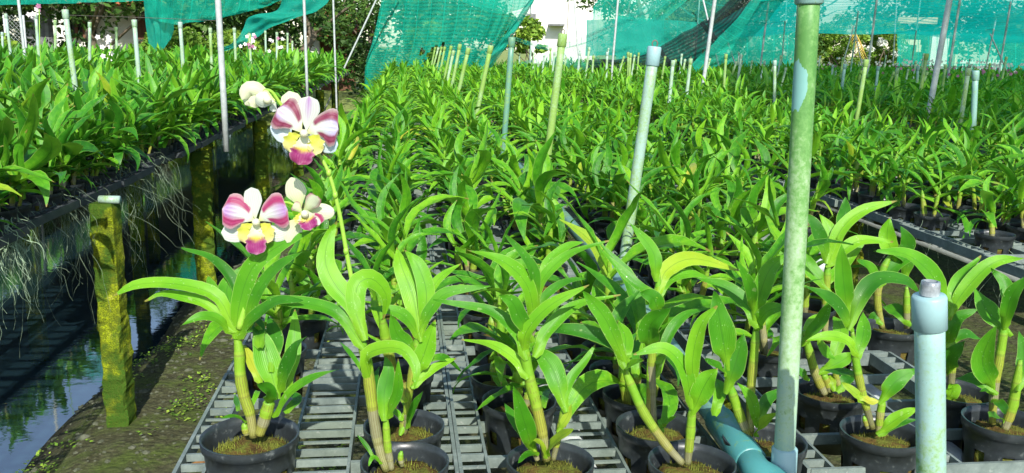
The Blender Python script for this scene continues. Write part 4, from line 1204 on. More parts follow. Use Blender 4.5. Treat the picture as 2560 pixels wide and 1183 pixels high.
LAB = {'main': ('orchids on the pipe-post bench', 'leaf_main'), 'left': ('orchids on the channel bench', 'leaf_left'), 'right': ('orchids on the aisle bench', 'leaf_right')}
def row_label(bn, x):
    if bn == 'main':
        k = min(range(8), key=lambda i: abs(x - (-0.205, -0.025, 0.155, 0.335, 0.61, 0.79, 0.97, 1.15)[i]))
        return 'pipe-post bench, ' + ('edge row by the channel', 'second row from the channel', 'third row from the channel', 'row before the water pipe', 'row behind the water pipe', 'third row from the aisle', 'second row from the aisle', 'edge row by the aisle')[k]
    k = min(5, max(0, round((abs(x) - (1.18 if bn == 'left' else 1.68)) / 0.18)))
    return ('channel bench, ' if bn == 'left' else 'aisle bench, ') + ('edge', 'second', 'third', 'fourth', 'fifth', 'innermost')[k] + (' row from its edge' if k else ' row with hanging roots')
prs = random.Random(99)
for d, bn, kind, x, y in individ:
    grp, lk = LAB[bn]; lab = row_label(bn, x)
    edge = 0
    if bn == 'left' and x > -1.30: edge = prs.choice((26, 38, 50, 58)) if y > 2.75 else 120
    if bn == 'right' and x < 1.8: edge = 7
    sc = prs.uniform(0.72, 1.16) * (0.95 if d > 1.9 else 0.93)
    if bn == 'left': sc *= 1.12
    real_plant(Vector((x, y, RIM_Z + prs.uniform(-0.004, 0.006))), prs, kind, lk, lab, grp, sc, edge)

acc = StuffAcc()
mrs = random.Random(4)
for d, bn, kind, x, y in mass:
    mat = {'main': 'leaf_mass', 'left': 'leaf_mass_left', 'right': 'leaf_mass_right'}[bn]
    acc.plant((x, y, RIM_Z), mrs, kind, mat, mrs.uniform(0.86, 1.10) * (1.12 if bn == 'left' else 0.95), 1 if d < 9 else 2, pot=d < 8)
# benches further off, seen only as rows of leaf tips
for (x0, ya, yb, kind, mat) in [(-3.25, 3.0, 16.5, 'left', 'leaf_mass_left'), (-4.95, 4.5, 16.5, 'left', 'leaf_mass_left'), (-6.6, 7, 16.5, 'left', 'leaf_mass_left'), (-8.2, 9, 16.5, 'left', 'leaf_mass_left')] + \
        [(3.75 + 1.65 * k, 3.2 + 1.6 * k, 21.0, 'right', 'leaf_mass_right') for k in range(8)]:
    y = ya
    while y < yb:
        for c in range(6):
            x = x0 + (c - 2.5) * 0.18 + mrs.gauss(0, 0.01)
            px, py = proj((x, y, 1.0))
            d = fdist((x, y, 1.0))
            if -80 < px < 2640 and mrs.random() < 0.95:
                acc.plant((x, y + mrs.gauss(0, 0.02), RIM_Z), mrs, kind, mat, mrs.uniform(0.9, 1.2) * (1.12 if kind == 'left' else 1.0), 1 if d < 6 else 2, pot=False)
        y += 0.125 if fdist((x0, y, 0)) < 9 else 0.17
mo = ob('orchid_rows', acc.build('orchid_rows', ['leaf_mass', 'leaf_mass_left', 'leaf_mass_right', 'cane', 'pot']))
tag(mo, 'dense far rows of leafy orchids filling the benches', 'orchids', kind='stuff')
# roots and decks below the far rows
for k, (x0, ya, yb) in enumerate([(-3.25, 3.0, 16.5), (-4.95, 4.5, 16.5), (-6.6, 7, 16.5), (-8.2, 9, 16.5)] + [(3.75 + 1.65 * k, 3.2 + 1.6 * k, 21.0) for k in range(8)]):
    t = thing('plant_bench', 'black-decked plant bench far off under the leaf rows', 'bench', (x0, (ya + yb) / 2, 0), 'far benches')
    m = MB(); m.box((-0.55, -(yb - ya) / 2, TRAY_Z - 0.035), (0.55, (yb - ya) / 2, TRAY_Z - 0.015)); ob('deck', m.mesh('deck', M['tray_dark'], False), t)
    q = -(yb - ya) / 2 + 0.6
    while q < (yb - ya) / 2:
        for sx in (-0.45, 0.45):
            m = MB(); m.box((sx - 0.05, q - 0.05, -0.4), (sx + 0.05, q + 0.05, TRAY_Z - 0.035)); ob('leg', m.mesh('leg', M['concrete'], False), t)
        q += 3.2

# ------------------------------------------------------------------ pipe posts, standpipes, poles
def pipe_post(top, base, r, mat, label, group=None, cap=True, hook=True, capmat=None, cat='pipe post', name='pipe_post'):
    top, base = Vector(top), Vector(base)
    t = thing(name, label, cat, base, group)
    d = (top - base); L = d.length; d.normalize()
    m = MB(); m.tube([d * (L * i / 6) for i in range(7)], r, 14)
    ob('pipe', m.mesh('pipe', mat), t)
    if cap:
        m = MB(); ch = r * 3.0
        m.tube([d * (L - ch), d * (L - ch + r * 0.12), d * (L + r * 0.15), d * (L + r * 0.38), d * (L + r * 0.4)], [r * 1.1, r * 1.24, r * 1.24, r * 1.12, r * 0.5], 14)
        ob('cap', m.mesh('cap', capmat or mat), t)
        if hook:
            m = MB(); c = d * (L + r * 0.3)
            m.tube([c + Vector((r * 0.5 * math.cos(a), 0, r * 0.55 + r * 0.6 * math.sin(a))) for a in np.linspace(-1.2, 4.3, 9)], r * 0.13, 5)
            ob('wire_loop', m.mesh('wire_loop', M['wire']), t)
    return t

GR = 'capped pipe posts along the middle of the pipe-post bench'
LB = 'leaning mossy capped pipe post in the line down the middle of the pipe-post bench'
row = [(1636, 122, 1562, 640, 2.13, 'pvc_soft'), (1407, 88, 1368, 400, 3.15, 'pvc_green'), (1280, 96, 1262, 330, 4.15, 'pvc_dark'), (1227, 116, 1195, 270, 5.15, 'pvc_green'), (1171, 122, 1143, 245, 6.2, 'pvc_green'),
       (1150, 112, 1130, 215, 7.3, 'pvc_green'), (1134, 128, 1116, 215, 8.3, 'pvc_pale'), (1128, 116, 1110, 200, 9.3, 'pvc_green'), (1112, 118, 1098, 195, 10.4, 'pvc_green'), (1104, 118, 1088, 190, 11.5, 'pvc_green'), (1096, 120, 1080, 180, 12.6, 'pvc_pale'), (1088, 119, 1076, 178, 13.6, 'pvc_green')]
def post_from_px(tx, ty, bx, by, f, mat, label, group, r=0.0134, zb=TRAY_Z - 0.07, **kw):
    top = at_f(tx, ty, f); low = at_f(bx, by, f)
    d = low - top; base = top + d * ((zb - top.z) / d.z)
    return pipe_post(top, base, r, M[mat], label, group, **kw)
for i, (tx, ty, bx, by, f, mat) in enumerate(row):
    post_from_px(tx, ty, bx, by, f, mat, LB, GR, capmat=M['pvc_fit'] if i == 0 else None)

# the big mossy standpipe, its coupling, the clipped stub, the pipe lying along the bench
sb = at_z(1958, 1183, TRAY_Z); sf = fdist(sb) - 0.04
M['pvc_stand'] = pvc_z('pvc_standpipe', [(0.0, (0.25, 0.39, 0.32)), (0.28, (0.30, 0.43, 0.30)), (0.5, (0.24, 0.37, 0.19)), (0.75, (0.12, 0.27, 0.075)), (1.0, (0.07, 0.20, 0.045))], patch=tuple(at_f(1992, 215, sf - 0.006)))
t = thing('standpipe', 'tall pale green mossy standpipe rising from the elbow at the tray edge', 'pipe', sb)
p0 = at_f(1957, 1195, sf) - sb; p1 = at_f(2025, -60, sf) - sb
m = MB(); m.tube([p0.lerp(p1, i / 10) for i in range(11)], 0.0124, 20); ob('pipe', m.mesh('pipe', M['pvc_stand'] if 'pvc_stand' in M else M['pvc_pale']), t)
m = MB(); q = at_f(2022, 12, sf) - sb; d = (p1 - p0).normalized()
m.tube([q, q + d * 0.002, q + d * 0.06], [0.0138, 0.0156, 0.0156], 20); ob('coupling', m.mesh('coupling', M['pvc_mid']), t)
m = MB(); q = at_f(1962, 1118, sf) - sb
m.tube([q - d * 0.085, q - d * 0.002, q], [0.0156, 0.0156, 0.0138], 20); ob('coupling', m.mesh('coupling', M['pvc_fit']), t)

nf = 0.755
nb = at_f(2328, 1183, nf)
top = at_f(2323, 742, nf); base = top + (nb - top) * ((TRAY_Z - 0.08 - top.z) / (nb.z - top.z))
t = thing('pipe_stub', 'short pale blue-grey capped pipe stub with a clear nozzle at the tray front', 'pipe', base)
dd = (top - base); Ls = dd.length; dd.normalize()
m = MB(); m.tube([dd * (Ls * i / 8) for i in range(9)], 0.0128, 24); ob('pipe', m.mesh('pipe', M['pvc_stub'] if 'pvc_stub' in M else M['pvc_clean']), t)
m = MB(); m.tube([dd * (Ls - 0.030), dd * (Ls - 0.0295), dd * (Ls - 0.001), dd * (Ls + 0.0015), dd * (Ls + 0.0016)], [0.0132, 0.0148, 0.0148, 0.0135, 0.002], 24); ob('cap', m.mesh('cap', M['pvc_fit']), t)
m = MB()
m.lathe([(0.0085, 0.0), (0.0085, 0.009), (0.0078, 0.0125), (0.006, 0.013), (0.0058, 0.006)], 18)
o = ob('nozzle', m.mesh('nozzle', M['plastic_clear']), t, dd * (Ls + 0.0016))

t = thing('water_pipe', 'thick teal water pipe lying along the bench between the trays', 'pipe', (0.475, 0.9, TRAY_Z))
z = 0.024
e0 = at_z(1955, 1215, TRAY_Z + z)
ya = e0.y - 0.9; xa = e0.x - 0.475
line = [Vector((xa - 0.012 + 0.02 * 0, ya + 0.12, z)), Vector((0.0, 1.2, z)), Vector((0.02, 4, z)), Vector((0.0, 9, z)), Vector((0.0, 14, z))]
m = MB(); m.tube(catmull(line, 30), 0.0180, 18); ob('pipe', m.mesh('pipe', M['pvc_lay'] if 'pvc_lay' in M else M['pvc_mid']), t)
dv = (line[1] - line[0]).normalized()
m = MB(); m.tube([line[0] - dv * 0.06, line[0] - dv * 0.058, line[0] + dv * 0.07, line[0] + dv * 0.072], [0.0196, 0.0212, 0.0212, 0.0194], 20); ob('coupling', m.mesh('coupling', M['pvc_teal']), t)
m = MB(); m.tube(catmull([line[0] - dv * 0.055, line[0] - dv * 0.085, Vector((xa, ya + 0.012, z - 0.004)), Vector((xa, ya - 0.012, z - 0.006))], 12), 0.0188, 18); ob('elbow', m.mesh('elbow', M['pvc_teal']), t)

GRr = 'slim capped pipe posts in the far rows'
LBr = 'slim capped pipe post rising from the leaf rows beyond the aisle'
c3 = lambda x, y: (1660 + x / 2.817, y / 2.817)
for (tx, ty, bx, by, f, mat) in [(190, 415, 150, 700, 9.5, 'pvc_clean'), (437, 385, 418, 670, 8.8, 'pvc_green'), (510, 435, 470, 560, 12, 'pvc_pale'), (550, 430, 515, 570, 12.5, 'pvc_pale'), (710, 435, 675, 580, 11.5, 'pvc_clean'), (620, 430, 605, 530, 14, 'pvc_pale'),
        (780, 430, 778, 790, 7.6, 'pvc_clean'), (860, 480, 830, 590, 11, 'pvc_pale'), (80, 420, 68, 520, 14, 'pvc_green'), (150, 420, 130, 540, 13, 'pvc_clean'), (325, 415, 295, 530, 13, 'pvc_pale'), (1425, 425, 1350, 880, 5.6, 'pvc_green'), (1275, 455, 1240, 720, 8.2, 'pvc_mid'),
        (1510, 470, 1485, 670, 9, 'pvc_mid'), (1645, 485, 1610, 740, 7.5, 'pvc_pale'), (1620, 510, 1565, 650, 10, 'pvc_green'), (1790, 470, 1775, 690, 9, 'pvc_mid'), (1855, 510, 1800, 660, 9.8, 'pvc_pale'), (2145, 485, 2080, 920, 5.4, 'pvc_pale'), (2320, 520, 2300, 610, 12, 'pvc_pale'),
        (1190, 460, 1180, 560, 12, 'pvc_clean'), (1390, 500, 1360, 620, 10.5, 'pvc_green'), (1210, 500, 1205, 550, 15, 'pvc_clean'), (1720, 490, 1700, 590, 12, 'pvc_clean'), (2010, 480, 1990, 560, 14, 'pvc_clean'), (2110, 520, 2095, 590, 14, 'pvc_pale'), (980, 450, 970, 540, 14, 'pvc_clean'),
        (2420, 520, 2400, 600, 13, 'pvc_pale'), (2500, 540, 2490, 610, 13, 'pvc_clean'), (8, 400, 0, 480, 15, 'pvc_clean'), (1100, 470, 1085, 560, 13, 'pvc_green'), (770, 450, 750, 540, 14, 'pvc_pale')]:
    a, b = c3(tx, ty), c3(bx, by)
    post_from_px(a[0], a[1], b[0], b[1], f, mat, LBr, GRr)
srs = random.Random(61)
for xb in (2.13, 3.75, 5.4, 7.05, 8.7, 10.3, 12.0):
    yy = 6.0 + srs.uniform(0, 1.2) + max(0, (xb - 5)) * 0.6
    while yy < 18.5:
        top = Vector((xb + srs.gauss(0, 0.1) + 0.05, yy, 1.33 + srs.gauss(0, 0.05)))
        pipe_post(top, (top.x - srs.uniform(0.0, 0.07), yy, TRAY_Z - 0.07), 0.0134, M[srs.choice(('pvc_pale', 'pvc_clean', 'pvc_clean', 'pvc_green'))], LBr, GRr, hook=False)
        yy += srs.uniform(1.7, 2.5)
a, b = c3(2195, 505), c3(2165, 1180)
post_from_px(a[0], a[1], b[0], b[1], 4.2, 'pvc_mid', 'stout blue-grey capped pipe post standing alone on the aisle bench', None)
c2f = lambda x, y: (850 + x / 2.817, y / 2.817)
for (tx, ty, bx, by, f, mat) in [(1440, 385, 1430, 470, 13.5, 'pvc_clean'), (1512, 370, 1500, 480, 12.5, 'pvc_clean'), (1690, 370, 1675, 500, 12, 'pvc_clean'), (1785, 395, 1775, 540, 11, 'pvc_pale'), (1882, 370, 1875, 540, 10.5, 'pvc_clean'), (2000, 400, 1970, 500, 13, 'pvc_pale'), (2030, 372, 2028, 560, 10, 'pvc_green'),
        (2075, 390, 2060, 490, 13, 'pvc_pale'), (2290, 400, 2272, 520, 12, 'pvc_green'), (2365, 425, 2350, 510, 14, 'pvc_pale'), (2430, 420, 2410, 530, 12.5, 'pvc_pale'), (2470, 418, 2440, 680, 7.2, 'pvc_clean'), (1365, 370, 1360, 450, 15, 'pvc_pale'), (1590, 400, 1580, 480, 14, 'pvc_pale')]:
    a, b = c2f(tx, ty), c2f(bx, by)
    post_from_px(a[0], a[1], b[0], b[1], f, mat, LBr, GRr)
c1f = lambda x, y: (x / 2.817, y / 2.817)
GRl = 'pale capped pipe posts over the channel benches'; LBl = 'pale capped pipe post rising from the tall dark orchids by the house'
for (tx, ty, bx, by, f, mat) in [(458, 75, 520, 540, 4.6, 'pvc_clean'), (945, 145, 978, 540, 5.6, 'pvc_clean'), (1268, 160, 1292, 500, 6.6, 'pvc_clean'), (1480, 200, 1490, 440, 8.0, 'pvc_pale'), (632, 160, 632, 400, 8.0, 'pvc_clean'), (388, 145, 390, 360, 9, 'pvc_pale'), (818, 195, 824, 400, 9.5, 'pvc_pale'),
        (1650, 200, 1658, 380, 9, 'pvc_clean'), (1755, 240, 1765, 430, 9, 'pvc_pale'), (1868, 220, 1872, 350, 12, 'pvc_clean'), (1950, 230, 1950, 380, 11, 'pvc_clean'), (2025, 235, 2025, 370, 13, 'pvc_clean'), (2058, 290, 2060, 360, 14, 'pvc_pale'), (40, 100, 70, 340, 9, 'pvc_clean'), (252, 100, 270, 350, 8, 'pvc_clean'), (15, 230, 20, 345, 11, 'pvc_clean')]:
    a, b = c1f(tx, ty), c1f(bx, by)
    post_from_px(a[0], a[1], b[0], b[1], f, mat, LBl, GRl)

def pole(x0, y0, x1, y1, f, r, label, mat='steel', zb=0.0, ext=0.9, f1=None, group='tall net-support poles'):
    a = at_f(x0, y0, f); b = at_f(x1, y1, f1 or f)
    d = a - b
    top = a + d.normalized() * ext
    base = b + d * ((zb - b.z) / d.z) if (zb is not None and abs(d.z) > 1e-3) else b
    m = MB(); m.tube([base.lerp(top, i / 6) for i in range(7)], r, 8)
    o = ob('net_pole', m.mesh('net_pole', M[mat])); tag(o, label, 'pole', group)
    return o
pole(545, 0, 564, 335, 4.75, 0.0165, 'grey steel net pole on the channel bench, in front of the draped net', zb=TRAY_Z - 0.05, group=None)
pole(760, 0, 768, 230, 8.4, 0.0135, 'grey steel net pole at the edge of the channel bench beyond the blooms', zb=TRAY_Z - 0.05, group=None)
pole(833, 0, 837, 125, 13, 0.014, 'thin grey net pole behind the end of the channel bench', group=None)
pole(46, 0, 60, 122, 9, 0.015, 'thin grey net pole by the wire-mesh fence', group=None)
pole(945, -10, 870, 150, 15, 0.015, 'slanting grey brace pole beside the hanging net curtain', group=None)
pole(1545, 0, 1530, 175, 14, 0.017, 'grey net pole in front of the gathered black net', group=None)
pole(1435, 0, 1446, 140, 14.5, 0.012, 'thin grey wire pole before the white building', group=None)
pole(1787, 0, 1755, 232, 10, 0.022, 'stout pale net pole leaning beside the black net', group=None)
pole(2374, 0, 2318, 305, 6.2, 0.021, 'stout pale leaning net pole on the bench under the roof net', group=None)
LP = 'thin grey net pole under the far roof net'
for (x0, y0, x1, y1, f, r) in [(1922, 0, 1903, 150, 17, 0.018), (2192, 0, 2172, 155, 14, 0.018), (2400, 0, 2370, 190, 13, 0.018), (2148, 10, 2125, 190, 17, 0.016), (1965, 25, 1955, 150, 20, 0.016), (2295, 45, 2277, 175, 20, 0.016), (2523, 28, 2495, 195, 16, 0.018), (2240, 30, 2232, 170, 22, 0.018), (1748, 10, 1735, 180, 17, 0.014), (2480, 95, 2460, 190, 21, 0.018)]:
    pole(x0, y0, x1, y1, f, r, LP, 'pvc_mid' if r < 0.017 else 'steel', ext=0.4)
for (x0, y0, x1, y1, f, r) in [(1758, 0, 1800, 180, 16, 0.016), (2480, 95, 2520, 185, 20, 0.016), (1812, 85, 1838, 160, 20, 0.016), (2132, 75, 2105, 165, 20, 0.014), (2140, 90, 2155, 165, 20, 0.014)]:
    pole(x0, y0, x1, y1, f, r, 'slanting thin brace pole under the far roof net', 'steel', ext=0.1, group='slanting brace poles')

def wire(pts, r, label, group='strung wires'):
    m = MB(); m.tube(catmull(pts, 12), r, 4, cap=False)
    tag(ob('wire', m.mesh('wire', M['wire'])), label, 'wire', group)
wire([at_f(165, 38, 4.7), at_f(350, 44, 5), at_f(545, 52, 4.75)], 0.0014, 'thin wire strung from the pale posts to the steel pole')
wire([at_f(1417, 85, 3.15), at_f(1425, -40, 3.15)], 0.0012, 'upright wire rising from a mossy pipe post')
wire([at_f(2230, 165, 16), at_f(2330, 167, 16), at_f(2480, 168, 16)], 0.006, 'dark wire strung across the far net wall')

# ------------------------------------------------------------------ shade nets
def net_sheet(name, grid, label, mat, sub=10, wrinkle=0.05, seed=0, hole=None, wfreq=(9, 3), thread=None):
    rows = [[at_f(*p) if len(p) == 3 else Vector(p[:3]) for p in r] for r in grid]
    nu = (len(rows[0]) - 1) * sub; fine = [catmull(r, nu) for r in rows]
    nv = (len(rows) - 1) * sub
    colsn = [catmull([fine[k][i] for k in range(len(rows))], nv) for i in range(nu + 1)]
    V = []; UV = []
    for i in range(nu + 1):
        for j in range(nv + 1):
            p = colsn[i][j]; u, v = i / nu, j / nv
            w = math.sin(u * wfreq[0] * 6.28 + 2.2 * mnoise.noise(Vector((u * 3, v * 2, seed)))) * 0.6 + mnoise.noise(Vector((u * wfreq[0] * 2, v * wfreq[1], seed + 5))) * 1.2
            p = p - FWD * (w * wrinkle) + Vector((0, 0, 0.3 * wrinkle * mnoise.noise(Vector((u * 12, v * 5, seed + 9)))))
            V.append(tuple(p)); UV.append((u, v))
    F = []
    for i in range(nu):
        for j in range(nv):
            if hole and hole((i + 0.5) / nu, (j + 0.5) / nv): continue
            a = i * (nv + 1) + j
            F.append((a, a + nv + 1, a + nv + 2, a + 1))
    o = ob(name, np_mesh(name, np.array(V), np.array(F), mat, uv=np.array(UV)))
    return tag(o, label, 'net')

net_sheet('shade_net', [[(355, -90, 15), (450, -95, 14.5), (560, -95, 14), (660, -95, 14), (760, -95, 14)], [(360, 0, 15), (440, 4, 14.5), (540, 8, 14), (640, -2, 14), (712, -18, 14)], [(372, 42, 15), (430, 60, 14.5), (530, 50, 14), (640, 24, 14), (708, 0, 14)]],
          'teal shade net canopy with a scalloped hem before the dark trees', M['net'], seed=1, wrinkle=0.08)
net_sheet('shade_net', [[(357, -10, 15.1), (395, 0, 15.0), (434, 22, 14.9)], [(364, 60, 15.1), (400, 62, 14.9), (435, 60, 14.9)], [(374, 126, 15.1), (402, 128, 14.9), (428, 96, 14.9)]],
          'narrow teal net end hanging straight down beside the dark trees', M['net_thick'], seed=2, wrinkle=0.05, wfreq=(4, 2))
net_sheet('shade_net', [[(712, -30, 14), (690, 25, 14), (622, 44, 14), (596, 95, 14), (552, 122, 14)], [(770, -30, 14), (740, 25, 14), (655, 60, 14), (600, 102, 14), (552, 127, 14)], [(840, -30, 14), (800, 22, 14), (690, 64, 14), (606, 112, 14), (552, 132, 14)]],
          'twisted teal net strip slung down to the white orchids', M['net_thick'], seed=3, wrinkle=0.07, wfreq=(3, 3))
net_sheet('shade_net', [[(-60, -60, 9), (120, -60, 9), (360, -60, 9)], [(-60, -20, 9), (120, -20, 9), (360, -20, 9)], [(-60, 14, 9), (120, 10, 9), (360, 2, 9)]],
          'teal net strip stretched high across above the house', M['net'], seed=4, wrinkle=0.04)
def hole(u, v):
    a = ((u - 0.36) / 0.05) ** 2 + ((v - 0.67) / 0.13) ** 2 + 0.9 * mnoise.noise(Vector((u * 40, v * 20, 1)))
    return a < 1 or ((u - 0.28) / 0.012) ** 2 + ((v - 0.6) / 0.04) ** 2 < 1 or ((u - 0.83) / 0.012) ** 2 + ((v - 0.45) / 0.03) ** 2 < 1
net_sheet('shade_net', [[(962, -70, 16), (1060, -70, 16), (1180, -70, 16), (1270, -70, 16), (1360, -70, 16)], [(952, 0, 16), (1058, 0, 16.1), (1180, 0, 16), (1272, 12, 16), (1330, 12, 16)], [(932, 100, 16), (1048, 100, 16.1), (1160, 100, 16), (1240, 100, 16), (1290, 78, 16)],
          [(914, 165, 16), (1030, 165, 16.1), (1130, 165, 16), (1205, 160, 16), (1250, 140, 16)], [(911, 222, 16), (1000, 235, 16.1), (1090, 235, 16), (1165, 225, 16), (1205, 200, 16)]],
          'tall teal net curtain with a torn hole hanging at the end of the pipe-post bench', M['net'], seed=5, wrinkle=0.09, hole=hole, sub=16, wfreq=(7, 2))
net_sheet('shade_net', [[(1342, -10, 15.7), (1300, 60, 15.7), (1262, 120, 15.7), (1195, 195, 15.7)], [(1325, 0, 15.6), (1278, 70, 15.6), (1240, 125, 15.6), (1180, 195, 15.6)], [(1312, 15, 15.7), (1262, 90, 15.7), (1228, 130, 15.7), (1165, 195, 15.7)]],
          'rolled dark hem of net trailing down the side of the torn curtain', M['net_thick'], seed=6, wrinkle=0.06, wfreq=(3, 4))
net_sheet('shade_net', [[(1150, -60, 17), (1250, -60, 17), (1350, -60, 17)], [(1155, 0, 17), (1250, 22, 17), (1335, 2, 17)], [(1165, 6, 17), (1250, 34, 17), (1330, 12, 17)]],
          'small teal net swag above the torn curtain', M['net'], seed=16, wrinkle=0.05, wfreq=(3, 3))
net_sheet('shade_net', [[(1288, 92, 17), (1360, 112, 17), (1440, 98, 17), (1530, 55, 17), (1620, 10, 17), (1700, -40, 17)], [(1288, 102, 17), (1360, 124, 17), (1440, 116, 17), (1530, 80, 17), (1640, 30, 17), (1720, -30, 17)]],
          'sheer teal net swag slung before the white building', M['net_sheer'], seed=7, wrinkle=0.04, wfreq=(3, 3))
net_sheet('shade_net', [[(1295, 160, 16.5), (1420, 118, 16.5), (1540, 82, 16.5), (1650, 40, 16.5), (1780, -30, 16.5)], [(1300, 172, 16.4), (1430, 148, 16.3), (1560, 122, 16.3), (1680, 80, 16.3), (1840, -30, 16.3)], [(1300, 200, 16.5), (1440, 178, 16.3), (1580, 148, 16.3), (1720, 100, 16.3), (1900, -30, 16.3)]],
          'long teal net sweeping up from the bench end to the roof', M['net_sheer'], seed=8, wrinkle=0.09, wfreq=(4, 4))
net_sheet('shade_net', [[(1466, 50, 21), (1560, 48, 21), (1655, 52, 21)], [(1466, 95, 21), (1560, 96, 21), (1655, 96, 21)], [(1463, 140, 21), (1560, 138, 21), (1655, 142, 21)]],
          'flat square teal net panel behind the sweeping net', M['net_thick'], seed=9, wrinkle=0.04, wfreq=(3, 3))
net_sheet('shade_net', [[(1600, -60, 21), (1700, -60, 21), (1800, -60, 21)], [(1495, 0, 21), (1620, 10, 21), (1720, 0, 21)], [(1480, 50, 21), (1600, 50, 21), (1660, 50, 21)]],
          'thin teal net over trees above the square panel', M['net'], seed=10, wrinkle=0.05, wfreq=(3, 3))
net_sheet('shade_net', [[(1470, 150, 16), (1600, 140, 16), (1690, 92, 16), (1780, 38, 16), (1870, -40, 16)], [(1465, 168, 15.9), (1610, 162, 15.9), (1715, 125, 15.9), (1810, 65, 15.9), (1900, -40, 15.9)], [(1460, 190, 16), (1620, 190, 16), (1745, 165, 16), (1840, 90, 16), (1945, -40, 16)]],
          'gathered black shade net bunched up toward the roof', M['net_black'], seed=11, wrinkle=0.08, wfreq=(4, 4))
net_sheet('shade_net', [[(1700, 190, 15.6), (1760, 130, 15.6), (1820, 70, 15.6), (1905, -30, 15.6)], [(1715, 195, 15.5), (1785, 140, 15.5), (1845, 85, 15.5), (1940, -30, 15.5)], [(1735, 200, 15.6), (1820, 150, 15.6), (1880, 95, 15.6), (1990, -30, 15.6)]],
          'teal net band draped along the lower edge of the black net', M['net'], seed=12, wrinkle=0.07, wfreq=(3, 4))
net_sheet('shade_net', [[(1540, 40, 27.5), (1800, 60, 27.5), (2042, 74, 27.5)], [(1540, 120, 27.5), (1800, 124, 27.5), (2042, 128, 27.5)], [(1540, 200, 25), (1800, 172, 27.5), (2042, 176, 27.5)]],
          'far teal net wall between the black net and the shrub opening', M['net_wall'], seed=13, wrinkle=0.05, wfreq=(6, 3))
net_sheet('shade_net', [[(2243, 76, 27.5), (2420, 84, 27.5), (2640, 94, 27.5)], [(2243, 130, 27.5), (2420, 134, 27.5), (2640, 144, 27.5)], [(2240, 200, 27.5), (2420, 205, 27.5), (2640, 215, 27.5)]],
          'far teal net wall beyond the shrub opening, house showing through', M['net_wall'], seed=14, wrinkle=0.05, wfreq=(6, 3))
def roof():
    rows = []
    for f, z, xl in [(23, 1.90, 7.5), (20, 2.12, 7.1), (16.5, 2.32, 6.3), (12, 2.46, 4.9), (7.5, 2.52, 3.6), (1.9, 2.55, 2.75)]:
        r = []
        for k in range(6):
            x = xl + (19 - xl) * k / 5
            y = (f - x * math.sin(YAW)) / math.cos(YAW)
            r.append((x, y, z + 0.10 * math.sin(k * 2.1 + f) - 0.02 * k))
        rows.append(r)
    rows = [[Vector(p) for p in r] for r in rows]
    nu, nv = 50, 60
    fine = [catmull(r, nu) for r in rows]; V = []; UV = []
    for i in range(nu + 1):
        c = catmull([fine[k][i] for k in range(len(rows))], nv)
        for j in range(nv + 1):
            p = c[j]; sag = -0.10 * abs(math.sin(p.x * 0.95)) + 0.04 * mnoise.noise(Vector((p.x * 2, p.y * 0.6, 2))) - 0.07 * abs(math.sin(p.y * 0.75))
            V.append((p.x, p.y, p.z + sag + 0.08)); UV.append((i / nu, j / nv))
    F = [(i * (nv + 1) + j, (i + 1) * (nv + 1) + j, (i + 1) * (nv + 1) + j + 1, i * (nv + 1) + j + 1) for i in range(nu) for j in range(nv)]
    tag(ob('shade_net', np_mesh('shade_net', np.array(V), np.array(F), M['net_roof'], uv=np.array(UV))), 'wide teal roof net sagging over the far shaded benches', 'net')
roof()

# ------------------------------------------------------------------ trees, shrubs, buildings behind
def crown_mesh(name, clumps, nleaf, size, mat, seed):
    r = np.random.default_rng(seed)
    C = np.array([c[:3] for c in clumps]); S = np.array([c[3] for c in clumps])
    pick = r.choice(len(clumps), nleaf, p=S ** 2 / (S ** 2).sum())
    d = r.normal(size=(nleaf, 3)); d /= np.linalg.norm(d, axis=1)[:, None]
    rad = r.random(nleaf) ** 0.45
    P = C[pick] + d * (rad * S[pick])[:, None] * np.array([1, 1, 0.8])
    a = r.normal(size=(nleaf, 3)); a /= np.linalg.norm(a, axis=1)[:, None]; a[:, 2] = a[:, 2] * 0.6 - 0.25
    b = np.cross(a, r.normal(size=(nleaf, 3))); b /= np.linalg.norm(b, axis=1)[:, None] + 1e-9
    s = size * r.uniform(0.6, 1.35, nleaf)[:, None]
    V = np.stack([P - a * s * 0.5, P + b * s * 0.24, P + a * s * 0.6, P - b * s * 0.24], 1).reshape(-1, 3)
    F = np.arange(nleaf * 4).reshape(-1, 4)
    cl = r.random(len(clumps))
    t = np.clip(0.55 * r.random(nleaf) + 0.45 * cl[pick], 0, 1)
    return np_mesh(name, V, F, mat, tint=np.repeat(t, 4), smooth=False)

def tree(px, f, height, spread, label, seed, mat='crown', nleaf=7000, size=0.16, trunk_r=0.12, crown_lo=0.35, cat='tree', group=None, nclump=22):
    base = at_f(px, 150, f); base.z = -0.02
    r = random.Random(seed)
    t = thing('tree' if cat == 'tree' else 'shrub', label, cat, base, group)
    m = MB()
    pts = [Vector((r.gauss(0, 0.05) * i, r.gauss(0, 0.05) * i, height * 0.75 * i / 6)) for i in range(7)]
    m.tube(pts, [trunk_r * (1.15 - 0.75 * i / 6) for i in range(7)], 9)
    clumps = []
    for k in range(nclump):
        a = r.uniform(0, 6.28); q = spread * math.sqrt(r.random()); zz = height * (crown_lo + (1 - crown_lo) * r.random()) * (1 - 0.15 * q / spread)
        c = Vector((q * math.cos(a), q * math.sin(a), zz)); clumps.append((*c, spread * r.uniform(0.22, 0.42)))
        if k < 10:
            st = pts[r.randint(2, 6)]
            m.tube([st, st.lerp(c, 0.5) + Vector((0, 0, 0.1 * spread)), c], [trunk_r * 0.35, trunk_r * 0.22, trunk_r * 0.08], 5)
    ob('trunk', m.mesh('trunk', M['bark']), t)
    ob('crown', crown_mesh('crown', clumps, nleaf, size, M[mat], seed), t)
    return t
tree(256, 19, 4.0, 2.7, 'large dark tree with a thick straight trunk in front of the house', 1, nleaf=9000, trunk_r=0.115, crown_lo=0.58, size=0.17)
